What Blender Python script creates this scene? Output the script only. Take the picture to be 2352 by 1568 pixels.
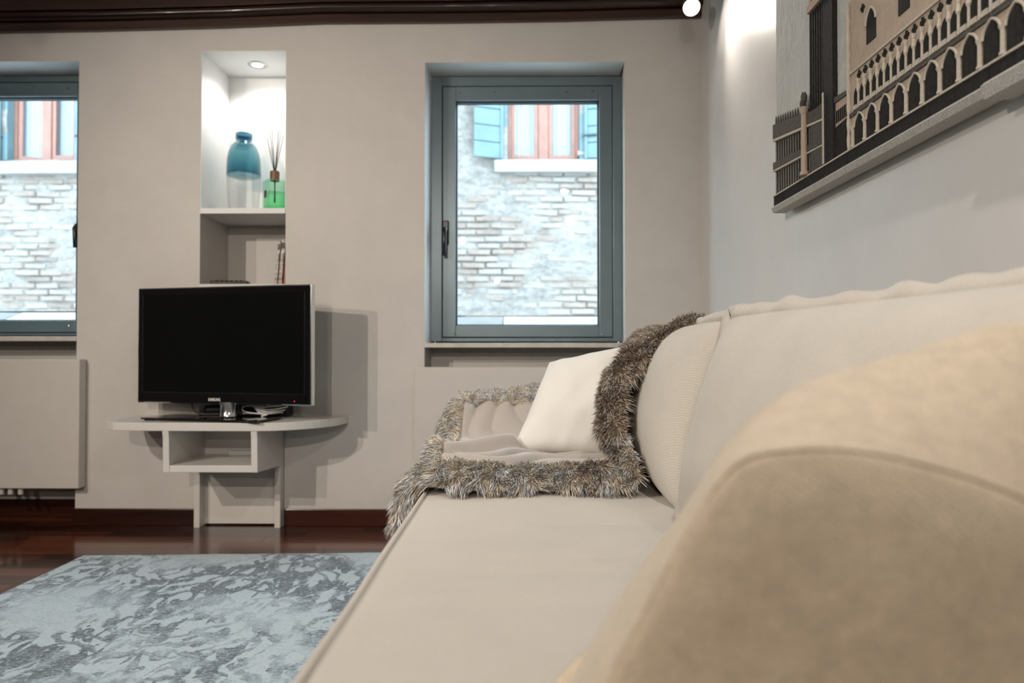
import bpy, bmesh, math, random
import numpy as np
from mathutils import Vector, Matrix, Euler, noise

random.seed(7)
rng = np.random.default_rng(7)
scene = bpy.context.scene
C = scene.collection
for o in list(bpy.data.objects):
    bpy.data.objects.remove(o)

# ------------------------------------------------------------------ camera
FPX, CAMH, D = 1600.0, 0.79, 3.17
CAM = Vector((0, 0, CAMH))
ROT = Euler((math.radians(90.86), 0, math.radians(0.68)))
cam_d = bpy.data.cameras.new('camera')
cam = bpy.data.objects.new('camera', cam_d)
C.objects.link(cam)
cam.location = CAM
cam.rotation_euler = ROT
cam_d.sensor_width = 36
cam_d.lens = FPX / 2352 * 36
cam_d.clip_start = 0.02
cam_d.dof.use_dof = True
cam_d.dof.focus_distance = 1.75
cam_d.dof.aperture_fstop = 2.8
scene.camera = cam
RM = ROT.to_matrix()

# ------------------------------------------------------------------ world, exposure
scene.view_settings.view_transform = 'Standard'
scene.view_settings.look = 'None'
scene.view_settings.gamma = 1
scene.view_settings.exposure = 0.45
world = bpy.data.worlds.new('overcast_sky')
scene.world = world
world.use_nodes = True
bg = world.node_tree.nodes['Background']
bg.inputs[0].default_value = (0.64, 0.845, 1.0, 1)
bg.inputs[1].default_value = 5.8
scene.cycles.max_bounces = 4
scene.cycles.diffuse_bounces = 2
scene.cycles.glossy_bounces = 2
scene.cycles.transmission_bounces = 2
scene.cycles.transparent_max_bounces = 12
scene.cycles.use_adaptive_sampling = True
scene.cycles.adaptive_threshold = 0.035
scene.cycles.use_denoising = True
scene.cycles.sample_clamp_indirect = 4.0
scene.cycles.caustics_reflective = False
scene.cycles.caustics_refractive = False

LAMP_WARM = (1.0, 0.88, 0.76)
LAMP_COOL = (1.0, 0.93, 0.84)
# ceiling spotlights out of view: (x, y, z), aim, watts, cone angle
ROOM_SPOTS = [
    ((-2.45, -0.15, 2.24), (-1.0, 3.17, 0.6), 108, 78, LAMP_WARM),
    ((-3.30, -0.75, 2.24), (0.6, 1.6, 0.8), 135, 100, LAMP_WARM),
    ((-0.75, -2.30, 2.24), (-1.2, 3.17, 0.7), 110, 46, LAMP_WARM),
    ((-1.55, 0.75, 2.24), (0.25, 1.55, 0.45), 34, 80, (1.0, 0.94, 0.88)),  # added lamp, put in only to brighten the sofa seat
    ((0.40, 0.45, 2.24), (0.05, 1.0, 0.45), 30, 125, (1.0, 0.95, 0.90)),
    ((-0.32, -2.95, 1.78), (0.1, 2.6, 1.0), 38, 100, LAMP_WARM),
]


def cam_dir(px, py):
    return RM @ Vector((px - 1176, -(py - 784), -FPX))


def at(px, py, Y):
    d = cam_dir(px, py)
    return CAM + d * (Y / d.y)


def atX(px, py, X):
    d = cam_dir(px, py)
    return CAM + d * (X / d.x)


def project(p):
    q = RM.transposed() @ (Vector(p) - CAM)
    return 1176 + FPX * q.x / -q.z, 784 - FPX * q.y / -q.z


# ------------------------------------------------------------------ materials
def sp(n, k, v):
    if k in n.inputs:
        n.inputs[k].default_value = v


class Mat:
    def __init__(s, name):
        s.m = bpy.data.materials.new(name)
        s.m.use_nodes = True
        s.nt = s.m.node_tree
        s.b = s.nt.nodes['Principled BSDF']
        s.out = s.nt.nodes['Material Output']

    def n(s, t, **kw):
        x = s.nt.nodes.new(t)
        for k, v in kw.items():
            if hasattr(x, k):
                setattr(x, k, v)
            else:
                sp(x, k, v)
        return x

    def l(s, a, b):
        s.nt.links.new(a, b)

    def coords(s, kind='Object', scale=(1, 1, 1), rot=(0, 0, 0)):
        t = s.n('ShaderNodeTexCoord')
        m = s.n('ShaderNodeMapping')
        m.inputs['Scale'].default_value = scale
        m.inputs['Rotation'].default_value = rot
        s.l(t.outputs[kind], m.inputs[0])
        return m.outputs[0]

    def noise(s, vec, scale, detail=3, rough=.5, dist=0):
        x = s.n('ShaderNodeTexNoise')
        x.inputs['Scale'].default_value = scale
        x.inputs['Detail'].default_value = detail
        x.inputs['Roughness'].default_value = rough
        x.inputs['Distortion'].default_value = dist
        s.l(vec, x.inputs['Vector'])
        return x.outputs[0]

    def ramp(s, fac, stops, interp='LINEAR'):
        r = s.n('ShaderNodeValToRGB')
        r.color_ramp.interpolation = interp
        e = r.color_ramp.elements
        while len(e) > 1:
            e.remove(e[-1])
        for i, (p, c) in enumerate(stops):
            if i:
                el = e.new(p)
            else:
                el = e[0]
                el.position = p
            el.color = (c[0], c[1], c[2], 1)
        s.l(fac, r.inputs[0])
        return r.outputs[0]

    def math(s, op, a, b=None, clamp=False):
        x = s.n('ShaderNodeMath')
        x.operation = op
        x.use_clamp = clamp
        for i, v in enumerate((a, b)):
            if v is None:
                continue
            if isinstance(v, (int, float)):
                x.inputs[i].default_value = v
            else:
                s.l(v, x.inputs[i])
        return x.outputs[0]

    def mix(s, fac, a, b):
        x = s.n('ShaderNodeMixRGB')
        for i, v in enumerate((fac, a, b)):
            if isinstance(v, (int, float)):
                x.inputs[i].default_value = v
            elif isinstance(v, tuple):
                x.inputs[i].default_value = (v[0], v[1], v[2], 1)
            else:
                s.l(v, x.inputs[i])
        return x.outputs[0]

    def bump(s, h, strength=.2, dist=.01):
        b = s.n('ShaderNodeBump')
        b.inputs['Strength'].default_value = strength
        b.inputs['Distance'].default_value = dist
        s.l(h, b.inputs['Height'])
        s.l(b.outputs[0], s.b.inputs['Normal'])
        return b

    def base(s, c, rough=.5, metal=0, spec=None):
        if isinstance(c, tuple):
            s.b.inputs['Base Color'].default_value = (c[0], c[1], c[2], 1)
        else:
            s.l(c, s.b.inputs['Base Color'])
        s.b.inputs['Roughness'].default_value = rough
        s.b.inputs['Metallic'].default_value = metal
        if spec is not None:
            s.b.inputs['Specular IOR Level'].default_value = spec
        return s


MATS = {}


def plain(name, c, rough=.5, metal=0, var=.06, scale=14, bump=0, bscale=120, spec=None, coat=0):
    m = Mat(name)
    v = m.coords()
    nz = m.noise(v, scale, 4, .55)
    lo = tuple(x * (1 - var) for x in c)
    hi = tuple(min(1, x * (1 + var)) for x in c)
    m.base(m.ramp(nz, [(.3, lo), (.7, hi)]), rough, metal, spec)
    if bump:
        m.bump(m.noise(v, bscale, 3), bump, .004)
    if coat:
        sp(m.b, 'Coat Weight', coat)
        sp(m.b, 'Coat Roughness', .05)
    MATS[name] = m.m
    return m.m


def glass_thin(name, tint=(1, 1, 1), ior=1.5, power=5):
    m = Mat(name)
    tr = m.n('ShaderNodeBsdfTransparent')
    tr.inputs[0].default_value = (*tint, 1)
    gl = m.n('ShaderNodeBsdfGlossy')
    gl.inputs['Roughness'].default_value = .0
    lw = m.n('ShaderNodeLayerWeight')
    lw.inputs[0].default_value = .5
    f0 = ((ior - 1) / (ior + 1)) ** 2
    fac = m.math('ADD', m.math('MULTIPLY', m.math('POWER', lw.outputs['Facing'], power), .75 * (ior - 1) / .5), f0)
    mx = m.n('ShaderNodeMixShader')
    m.l(fac, mx.inputs[0])
    m.l(tr.outputs[0], mx.inputs[1])
    m.l(gl.outputs[0], mx.inputs[2])
    m.l(mx.outputs[0], m.out.inputs[0])
    MATS[name] = m.m
    return m


def emission(name, c, s):
    m = Mat(name)
    e = m.n('ShaderNodeEmission')
    e.inputs[0].default_value = (*c, 1)
    e.inputs[1].default_value = s
    m.l(e.outputs[0], m.out.inputs[0])
    m.m.cycles.emission_sampling = 'NONE'
    MATS[name] = m.m
    return m.m


def plaster(name, c, rough, coat, croughness, bumps):
    m = Mat(name)
    v = m.coords()
    a = m.noise(v, 2.2, 3, .6, .6)
    b = m.noise(v, 14, 2, .6)
    f = m.math('ADD', m.math('MULTIPLY', a, .7), m.math('MULTIPLY', b, .3))
    m.base(m.ramp(f, [(.3, tuple(x * .93 for x in c)), (.7, tuple(min(1, x * 1.04) for x in c))]), rough)
    sp(m.b, 'Coat Weight', coat)
    sp(m.b, 'Coat Roughness', croughness)
    h = m.math('ADD', m.math('MULTIPLY', m.noise(v, 5, 3, .6, .8), .7), m.math('MULTIPLY', m.noise(v, 60, 1), .06))
    bm_ = m.bump(h, bumps, .012)
    m.l(bm_.outputs[0], m.b.inputs['Coat Normal'])
    MATS[name] = m.m


plaster('wall_plaster', (.66, .635, .60), .6, .12, .35, .12)
plaster('polished_plaster', (.77, .75, .715), .45, .6, .2, .16)
plaster('ceiling_paint', (.62, .58, .53), .8, 0, .5, .1)
plain('white_lacquer', (.74, .72, .68), .32, var=.02)
plain('niche_white', (.84, .85, .84), .45, var=.015)
plain('radiator_enamel', (.66, .63, .59), .38, var=.02)
plain('window_aluminium', (.17, .225, .25), .34, .35, var=.05, scale=8)  # blue cast of reflected daylight is put into this grey
plain('frame_gasket', (.008, .009, .01), .6)
plain('black_plastic', (.01, .01, .011), .3)
plain('gloss_black', (.006, .006, .007), .07, var=.02, coat=.5)
plain('screen_black', (.004, .0045, .005), .1, var=.02)
plain('chrome', (.75, .76, .78), .12, 1, var=.02)
plain('brushed_steel', (.40, .40, .39), .35, 1, var=.04)
plain('white_cable', (.8, .8, .79), .4)
plain('sill_stone', (.62, .58, .53), .4, var=.12, scale=20)
plain('outside_stone', (.33, .31, .285), .75, var=.1, scale=9, bump=.3, bscale=25)
plain('shutter_paint', (.12, .185, .195), .6, var=.14, scale=6, bump=.2, bscale=40)
plain('red_frame_paint', (.30, .135, .095), .5, var=.15, scale=9)
plain('curtain_cloth', (.5, .5, .5), .9, var=.04)
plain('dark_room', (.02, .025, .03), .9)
plain('cap_wood', (.22, .11, .05), .45, var=.25, scale=60)
plain('reed_dark', (.05, .035, .028), .8)
plain('label_dark', (.045, .035, .03), .5)
plain('print_white', (.75, .75, .74), .5, var=.01)
plain('alley_paving', (.62, .62, .60), .9, var=.2)
plain('book_red', (.35, .06, .04), .45)
plain('grey_strip', (.50, .49, .46), .9, var=.25, scale=260, bump=.5, bscale=300)
emission('lamp_face', (1, .93, .85), 60)
emission('niche_lamp_face', (1, .97, .93), 30)
emission('led_red', (1, .02, .05), 4)
glass_thin('window_glass', (.97, .99, 1.0), 1.45)


def wood(name, c0, c1, rough, scale, axis='X', coat=.0, rings=7):
    m = Mat(name)
    info = m.n('ShaderNodeObjectInfo')
    t = m.n('ShaderNodeTexCoord')
    add = m.n('ShaderNodeVectorMath')
    add.operation = 'ADD'
    m.l(t.outputs['Object'], add.inputs[0])
    mul = m.n('ShaderNodeVectorMath')
    mul.operation = 'SCALE'
    mul.inputs[0].default_value = (7.3, 3.1, 5.7)
    m.l(info.outputs['Random'], mul.inputs['Scale'])
    m.l(mul.outputs[0], add.inputs[1])
    mp = m.n('ShaderNodeMapping')
    mp.inputs['Scale'].default_value = {'X': (.5, 8, 8), 'Y': (8, .5, 8), 'Z': (8, 8, .5)}[axis]
    m.l(add.outputs[0], mp.inputs[0])
    g = m.noise(mp.outputs[0], scale, 6, .65, .6)
    r2 = m.math('MULTIPLY', m.math('SUBTRACT', info.outputs['Random'], .5), .5)
    f = m.math('ADD', g, r2)
    m.base(m.ramp(f, [(.28, c0), (.72, c1)]), rough)
    sp(m.b, 'Coat Weight', coat)
    sp(m.b, 'Coat Roughness', .07)
    m.bump(g, .06, .002)
    MATS[name] = m.m


wood('floor_wood', (.020, .005, .003), (.16, .045, .019), .2, 5, 'X', .3)
wood('skirting_wood', (.02, .006, .004), (.06, .016, .009), .25, 4, 'X', .3)
wood('beam_wood', (.018, .007, .004), (.065, .022, .012), .3, 4, 'X', .3)


def fabric(name, c, weave=420, var=.07, bumps=.25, sheen=.25, contrast=.0, rough=.9, mottle=9):
    m = Mat(name)
    v = m.coords()
    big = m.noise(v, mottle, 4, .6)
    fine = m.noise(v, weave, 2, .6)
    w1 = m.n('ShaderNodeTexWave')
    w1.bands_direction = 'DIAGONAL'
    w1.inputs['Scale'].default_value = weave * .28
    w1.inputs['Distortion'].default_value = 2
    w1.inputs['Detail'].default_value = 1
    m.l(v, w1.inputs['Vector'])
    f = m.math('ADD', m.math('MULTIPLY', big, .45), m.math('MULTIPLY', fine, .55))
    col = m.ramp(f, [(.3, tuple(x * (1 - var) for x in c)), (.7, tuple(min(1, x * (1 + var)) for x in c))])
    if contrast:
        col = m.mix(m.math('MULTIPLY', w1.outputs['Fac'], contrast), col, tuple(x * .62 for x in c))
    m.base(col, rough, 0, .2)
    sp(m.b, 'Sheen Weight', sheen)
    sp(m.b, 'Sheen Roughness', .5)
    h = m.math('ADD', m.math('MULTIPLY', w1.outputs['Fac'], .5), m.math('MULTIPLY', fine, .6))
    m.bump(h, bumps, .0015)
    MATS[name] = m.m


fabric('seat_linen', (.63, .585, .52), 380, .06, .3)
fabric('cushion_linen', (.70, .645, .565), 330, .09, .35, contrast=.2)
fabric('throw_pillow_linen', (.73, .615, .465), 300, .20, .35, contrast=.2, mottle=55)
fabric('white_pillow_cotton', (.87, .85, .80), 600, .03, .15)
fabric('blanket_lining', (.50, .45, .41), 700, .03, .08, .6)
fabric('fur_backing', (.45, .36, .27), 300, .25, .3)


def fur_material():
    m = Mat('fur_strands')
    a = m.n('ShaderNodeAttribute')
    a.attribute_name = 'Col'
    m.base(a.outputs['Color'], .55, 0, .3)
    sp(m.b, 'Sheen Weight', .3)
    MATS['fur_strands'] = m.m


fur_material()


def rug_material():
    m = Mat('rug_pile')
    v = m.coords()
    wv = m.noise(v, 3.5, 4, .6)
    # faded scroll ornament: distorted rings round scattered medallions
    vor = m.n('ShaderNodeTexVoronoi')
    vor.inputs['Scale'].default_value = 2.1
    mp = m.n('ShaderNodeMixRGB')
    mp.blend_type = 'ADD'
    mp.inputs[0].default_value = .22
    nz = m.n('ShaderNodeTexNoise')
    nz.inputs['Scale'].default_value = 5
    nz.inputs['Detail'].default_value = 3
    m.l(v, nz.inputs['Vector'])
    m.l(v, mp.inputs[1])
    m.l(nz.outputs['Color'], mp.inputs[2])
    m.l(mp.outputs[0], vor.inputs['Vector'])
    ring = m.math('SINE', m.math('ADD', m.math('MULTIPLY', vor.outputs['Distance'], 46), m.math('MULTIPLY', wv, 9)))
    vs = m.coords(scale=(1, 1, 1), rot=(0, 0, .5))
    leaf = m.noise(m.coords(scale=(1.35, .75, 1), rot=(0, 0, .45)), 13, 3, .5, 1.1)
    leafm = m.ramp(leaf, [(.49, (0, 0, 0)), (.53, (1, 1, 1))])
    ringm = m.ramp(ring, [(.35, (0, 0, 0)), (.8, (1, 1, 1))])
    orn = m.math('MULTIPLY', m.math('MAXIMUM', m.math('MULTIPLY', ringm, .75), leafm), 1.0)
    region = m.ramp(m.noise(v, 2.6, 4, .65, .5), [(.40, (.10, .10, .10)), (.55, (1, 1, 1))])
    wear = m.ramp(m.noise(m.coords(scale=(1, 2.2, 1)), 70, 8, .9), [(.38, (.05, .05, .05)), (.54, (1, 1, 1))])
    f = m.math('MULTIPLY', m.math('MULTIPLY', orn, region), wear)
    f2 = m.math('ADD', f, m.math('MULTIPLY', m.math('SUBTRACT', m.noise(v, 90, 6, .85), .48), 1.5), True)
    col = m.ramp(f2, [(0, (.56, .68, .74)), (.25, (.40, .51, .58)), (.8, (.07, .105, .14))])
    m.base(col, .95, 0, .1)
    sp(m.b, 'Sheen Weight', .3)
    m.bump(m.noise(v, 320, 3, .7), .7, .004)
    MATS['rug_pile'] = m.m


rug_material()


def brick_material():
    m = Mat('weathered_brick')
    info = m.n('ShaderNodeObjectInfo')
    geo = m.n('ShaderNodeNewGeometry')
    mp = m.n('ShaderNodeMapping')
    m.l(geo.outputs['Position'], mp.inputs[0])
    v = mp.outputs[0]
    a = m.noise(v, 1.6, 4, .65)
    b = m.noise(v, 26, 4, .7)
    f = m.math('ADD', m.math('MULTIPLY', a, .5), m.math('ADD', m.math('MULTIPLY', b, .35), m.math('MULTIPLY', info.outputs['Random'], .22)))
    col = m.ramp(f, [(.34, (.165, .145, .13)), (.46, (.26, .19, .15)), (.56, (.29, .245, .21)), (.74, (.34, .305, .27))])
    m.base(col, .9)
    m.bump(b, .6, .01)
    MATS['weathered_brick'] = m.m
    m = Mat('old_render')
    v = m.coords()
    a = m.noise(v, 1.7, 6, .7, .4)
    b = m.noise(v, 18, 5, .7)
    c3 = m.noise(m.coords(scale=(1, 1, 2.6)), 7, 6, .75, .6)
    f = m.math('ADD', m.math('MULTIPLY', a, .35), m.math('ADD', m.math('MULTIPLY', b, .25), m.math('MULTIPLY', c3, .4)))
    col = m.ramp(f, [(.38, (.14, .13, .12)), (.46, (.215, .185, .16)), (.53, (.285, .255, .225)), (.62, (.35, .32, .285))])
    m.base(col, .95)
    m.bump(b, .6, .02)
    MATS['old_render'] = m.m


brick_material()


def glass_tinted(name, stops, height):
    m = glass_thin(name, (1, 1, 1), 1.40, 3)
    tr = [n for n in m.nt.nodes if n.type == 'BSDF_TRANSPARENT'][0]
    t = m.n('ShaderNodeTexCoord')
    s = m.n('ShaderNodeSeparateXYZ')
    m.l(t.outputs['Object'], s.inputs[0])
    f = m.math('DIVIDE', s.outputs[2], height)
    m.l(m.ramp(f, stops), tr.inputs[0])


glass_tinted('vase_glass', [(0, (.985, .99, .99)), (.475, (.98, .99, .99)), (.49, (.40, .63, .70)), (.62, (.53, .73, .78)), (.82, (.64, .80, .83)), (.93, (.27, .48, .57)), (1, (.24, .44, .53))], .383)
glass_tinted('green_glass', [(0, (.40, .82, .55)), (.2, (.66, .93, .76)), (1, (.75, .96, .83))], .15)
glass_thin('acrylic', (.75, .77, .8), 1.5)


def spine_material():
    m = Mat('printed_spine')
    v = m.coords(scale=(1, 1, 1))
    a = m.noise(v, 55, 5, .7)
    m.base(m.ramp(a, [(.38, (.06, .05, .05)), (.47, (.30, .24, .20)), (.55, (.62, .58, .54)), (.66, (.75, .73, .70))]), .4)
    MATS['printed_spine'] = m.m


spine_material()


def art_mats():
    def textured(name, c, var, scale, bump, mscale=(1, 1, 1)):
        m = Mat(name)
        v = m.coords(scale=mscale)
        a = m.noise(v, scale, 5, .7, 1.2)
        m.base(m.ramp(a, [(.3, tuple(x * (1 - var) for x in c)), (.7, tuple(min(1, x * (1 + var)) for x in c))]), .85, 0, .2)
        m.bump(a, bump, .006)
        MATS[name] = m.m
    textured('art_sky', (.60, .61, .58), .08, 26, 1.0, (1, 1, .5))
    textured('art_beige', (.52, .42, .33), .10, 40, .45, (1, 1, .6))
    textured('art_light', (.62, .56, .47), .18, 120, .4)
    textured('art_dark', (.030, .028, .026), .6, 170, .5, (1, 1, .3))
    textured('art_column', (.26, .245, .22), .3, 150, .4)
    textured('art_mid', (.12, .11, .10), .5, 150, .5)


art_mats()

# ------------------------------------------------------------------ mesh helpers
class MB:
    def __init__(s):
        s.v, s.f = [], []

    def add(s, vs, fs):
        o = len(s.v)
        s.v += [tuple(v) for v in vs]
        s.f += [tuple(i + o for i in f) for f in fs]
        return s

    def box(s, x0, x1, y0, y1, z0, z1):
        vs = [(x, y, z) for z in (z0, z1) for y in (y0, y1) for x in (x0, x1)]
        return s.add(vs, [(0, 2, 3, 1), (4, 5, 7, 6), (0, 1, 5, 4), (2, 6, 7, 3), (0, 4, 6, 2), (1, 3, 7, 5)])

    def prism(s, poly, a, b, axis='Z'):
        """poly of 2D points extruded along axis from a to b"""
        # ensure CCW
        ar = sum(poly[i][0] * poly[(i + 1) % len(poly)][1] - poly[(i + 1) % len(poly)][0] * poly[i][1] for i in range(len(poly)))
        if ar < 0:
            poly = poly[::-1]
        n = len(poly)
        f3 = {'Z': lambda p, t: (p[0], p[1], t), 'X': lambda p, t: (t, p[0], p[1]), 'Y': lambda p, t: (p[1], t, p[0])}[axis]
        vs = [f3(p, a) for p in poly] + [f3(p, b) for p in poly]
        fs = [tuple(range(n - 1, -1, -1)), tuple(range(n, 2 * n))]
        fs += [(i, (i + 1) % n, n + (i + 1) % n, n + i) for i in range(n)]
        return s.add(vs, fs)

    def tube(s, pts, r, n=10, closed=False, cap=True, squash=None):
        pts = [Vector(p) for p in pts]
        N = len(pts)
        rings = []
        prev = None
        for i, p in enumerate(pts):
            if closed:
                t = (pts[(i + 1) % N] - pts[i - 1]).normalized()
            else:
                t = (pts[min(i + 1, N - 1)] - pts[max(i - 1, 0)]).normalized()
            if prev is None:
                up = Vector((0, 0, 1)) if abs(t.z) < .9 else Vector((1, 0, 0))
                a = t.cross(up).normalized()
            else:
                a = (prev - t * prev.dot(t)).normalized()
            prev = a
            b = t.cross(a)
            rr = r[i] if isinstance(r, (list, tuple)) else r
            rings.append([p + (a * math.cos(2 * math.pi * k / n) + b * math.sin(2 * math.pi * k / n)) * rr for k in range(n)])
        vs = [q for ring in rings for q in ring]
        fs = []
        M = N if closed else N - 1
        for i in range(M):
            j = (i + 1) % N
            for k in range(n):
                k2 = (k + 1) % n
                fs.append((i * n + k, i * n + k2, j * n + k2, j * n + k))
        if cap and not closed:
            fs.append(tuple(range(n - 1, -1, -1)))
            fs.append(tuple((N - 1) * n + k for k in range(n)))
        return s.add(vs, fs)

    def lathe(s, prof, c=(0, 0, 0), n=40, cap0=False, cap1=False):
        vs = [(c[0] + r * math.cos(2 * math.pi * k / n), c[1] + r * math.sin(2 * math.pi * k / n), c[2] + z) for r, z in prof for k in range(n)]
        fs = []
        for i in range(len(prof) - 1):
            for k in range(n):
                k2 = (k + 1) % n
                fs.append((i * n + k, i * n + k2, (i + 1) * n + k2, (i + 1) * n + k))
        if cap0:
            fs.append(tuple(range(n - 1, -1, -1)))
        if cap1:
            fs.append(tuple((len(prof) - 1) * n + k for k in range(n)))
        return s.add(vs, fs)

    def grid(s, P, nu, nv):
        fs = [(i * nv + j, i * nv + j + 1, (i + 1) * nv + j + 1, (i + 1) * nv + j) for i in range(nu - 1) for j in range(nv - 1)]
        return s.add(P, fs)

    def build(s, name, mat, parent=None, smooth=False, bevel=0, local=False, seg=2, fix=True):
        me = bpy.data.meshes.new(name)
        off = Vector((0, 0, 0))
        if parent is not None and not local:
            off = parent.matrix_world.translation if parent.parent is None else world_loc(parent)
        vs = [(v[0] - off[0], v[1] - off[1], v[2] - off[2]) for v in s.v]
        me.from_pydata(vs, [], s.f)
        me.materials.append(MATS[mat])
        if fix:
            bm = bmesh.new()
            bm.from_mesh(me)
            bmesh.ops.recalc_face_normals(bm, faces=bm.faces)
            bm.to_mesh(me)
            bm.free()
        if smooth:
            me.shade_smooth()
        o = bpy.data.objects.new(name, me)
        C.objects.link(o)
        if parent is not None:
            o.parent = parent
        if bevel:
            b = o.modifiers.new('bevel', 'BEVEL')
            b.width = bevel
            b.segments = seg
            b.limit_method = 'ANGLE'
        return o


def world_loc(o):
    p = Vector((0, 0, 0))
    while o is not None:
        p = p + o.location
        o = o.parent
    return p


def B(*a):
    return MB().box(*a)


def empty(name, loc, rz=0):
    o = bpy.data.objects.new(name, None)
    C.objects.link(o)
    o.location = loc
    o.rotation_euler = (0, 0, rz)
    o.empty_display_size = .1
    o.matrix_world = Matrix.Translation(Vector(loc)) @ Matrix.Rotation(rz, 4, 'Z')
    return o


def tag(o, label, cat, group=None, kind=None):
    o['label'] = label
    o['category'] = cat
    if group:
        o['group'] = group
    if kind:
        o['kind'] = kind
    return o


def struct(o, label=None):
    o['kind'] = 'structure'
    if label:
        o['label'] = label
    return o


def catmull(pts, n, closed=False):
    pts = [Vector(p) for p in pts]
    N = len(pts)
    out = []
    segs = N if closed else N - 1
    for i in range(segs):
        if closed:
            p0, p1, p2, p3 = pts[i - 1], pts[i], pts[(i + 1) % N], pts[(i + 2) % N]
        else:
            p0, p1, p2, p3 = pts[max(i - 1, 0)], pts[i], pts[i + 1], pts[min(i + 2, N - 1)]
        for k in range(n):
            t = k / n
            out.append(.5 * ((2 * p1) + (p2 - p0) * t + (2 * p0 - 5 * p1 + 4 * p2 - p3) * t * t + (3 * p1 - p0 - 3 * p2 + p3) * t ** 3))
    if not closed:
        out.append(pts[-1])
    return out


def smoothstep(a, b, x):
    t = min(1, max(0, (x - a) / (b - a)))
    return t * t * (3 - 2 * t)


# ------------------------------------------------------------------ key dimensions
XR = 0.824                       # right wall
XL, YB, ZC = -5.4, -3.7, 2.50    # left wall, rear wall, ceiling
RD = 0.16                        # window recess depth
WT = 0.30                        # wall thickness
RW0, RW1 = at(976, 143, D).x, at(1434, 143, D).x
RWt = at(1200, 143, D).z
LW1 = at(182, 143, D).x
LW0 = LW1 - (RW1 - RW0)
LWt = at(100, 141, D).z
N0, N1 = at(461, 300, D).x, at(657, 300, D).x
NT = at(560, 116, D).z
ND = 0.307

# ------------------------------------------------------------------ room shell
w = MB()
w.box(XL, LW0, D, D + WT, 0, ZC)
w.prism([(LW1, D), (LW1 - .004, D + RD), (LW1 - .004, D + WT), (N0, D + WT), (N0, D)], 0, ZC)
w.prism([(N1, D), (N1, D + WT), (RW0 + .012, D + WT), (RW0 + .012, D + RD), (RW0, D)], 0, ZC)
w.prism([(RW1, D), (RW1 + .013, D + RD), (RW1 + .013, D + WT), (XR + .2, D + WT), (XR + .2, D)], 0, ZC)
w.box(LW0, LW1, D, D + WT, LWt, ZC)
w.box(RW0, RW1, D, D + WT, RWt, ZC)
w.box(RW1, RW1 + .013, D + RD, D + WT, RWt, ZC)
LSILL, RSILL = at(100, 783, D).z, at(1200, 798, D).z
w.box(LW0, LW1, D + RD, D + WT, 0, LSILL)
w.box(RW0 + .012, RW1 + .013, D + RD, D + WT, 0, RSILL)
w.box(N0, N1, D + ND, D + .40, 0, NT)
w.box(N0 - .08, N0, D + WT, D + .40, 0, NT + .08)
w.box(N1, N1 + .08, D + WT, D + .40, 0, NT + .08)
w.box(N0, N1, D + WT, D + .40, NT, NT + .08)
w.box(N0, N1, D, D + WT, NT, ZC)
wall_back = struct(w.build('wall_back', 'wall_plaster'), 'warm grey plastered wall with two window recesses and a tall niche')
nl = MB()
t_ = .003
nl.box(N0, N0 + t_, D + .001, D + ND, at(0, 490, D).z, NT)
nl.box(N1 - t_, N1, D + .001, D + ND, at(0, 490, D).z, NT)
nl.box(N0, N1, D + ND - t_, D + ND, at(0, 490, D).z, NT)
nl.box(N0, N1, D + .001, D + ND, NT - t_, NT)
nl.build('niche_lining', 'niche_white', wall_back)

struct(B(XR, XR + .2, YB, D + .001, 0, ZC).build('wall_right', 'polished_plaster'), 'polished plaster side wall behind the sofa')
struct(B(XL - .2, XL, YB, D, 0, ZC).build('wall_left', 'wall_plaster'))
struct(B(XL - .2, XR + .2, YB - .2, YB, 0, ZC).build('wall_rear', 'wall_plaster'))
struct(B(XL - .2, XR + .2, YB - .2, D + WT, ZC, ZC + .15).build('ceiling', 'ceiling_paint'))

floor = struct(B(XL - .2, XR + .2, YB - .2, D + WT, -.12, -.012).build('floor', 'floor_wood'), 'dark glossy mahogany plank floor')
PW = .088
variants = []


def plank_mesh(L):
    m = MB().box(-L / 2 + .0008, L / 2 - .0008, -PW / 2 + .0006, PW / 2 - .0006, -.012, 0)
    me = bpy.data.meshes.new('plank')
    me.from_pydata(m.v, [], m.f)
    me.materials.append(MATS['floor_wood'])
    return me


plank_meshes = {L: plank_mesh(L) for L in (.55, .7, .85, 1.0)}
rest = MB()
y = D + RD - PW / 2
row = 0
while y > YB:
    x = XL - random.random() * .5
    while x < XR:
        L = random.choice((.55, .7, .85, 1.0))
        cx = x + L / 2
        if cx > -2.9 and cx < .1 and y > 2.1:
            o = bpy.data.objects.new('plank', plank_meshes[L])
            C.objects.link(o)
            o.parent = floor
            o.location = (cx, y, 0)
        else:
            rest.box(x + .0008, min(x + L - .0008, XR), y - PW / 2 + .0006, y + PW / 2 - .0006, -.012, 0)
        x += L
    y -= PW
    row += 1
ro = rest.build('far_planks', 'floor_wood', floor)
ro['kind'] = 'stuff'

# cornice of dark wood along the back wall: beam face, round moulding, lower batten (sags to the left)
ctop = ZC
cl = struct(empty('trim_1', (XL, D, 2.3)), 'dark stained wooden beam and moulding along the top of the back wall')


def sloped(prof, name, bevel=0, smooth=False):
    m = MB()
    xs = [XL, -2.6, -1.95, -1.37, -.9, -.35, .2, .55, XR]
    sag = {XL: -.062, -2.6: -.045, -1.95: -.038, -1.37: -.026, -.9: -.009, -.35: -.009, .2: -.004, .55: .004, XR: .008}
    n = len(prof)
    vs = [(x, D - a, b + sag[x]) for x in xs for a, b in prof]
    fs = [(i * n + k, i * n + (k + 1) % n, (i + 1) * n + (k + 1) % n, (i + 1) * n + k) for i in range(len(xs) - 1) for k in range(n)]
    fs += [tuple(range(n)), tuple((len(xs) - 1) * n + k for k in range(n - 1, -1, -1))]
    m.add(vs, fs)
    return m.build(name, 'beam_wood', cl, smooth=smooth, bevel=bevel)


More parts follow.
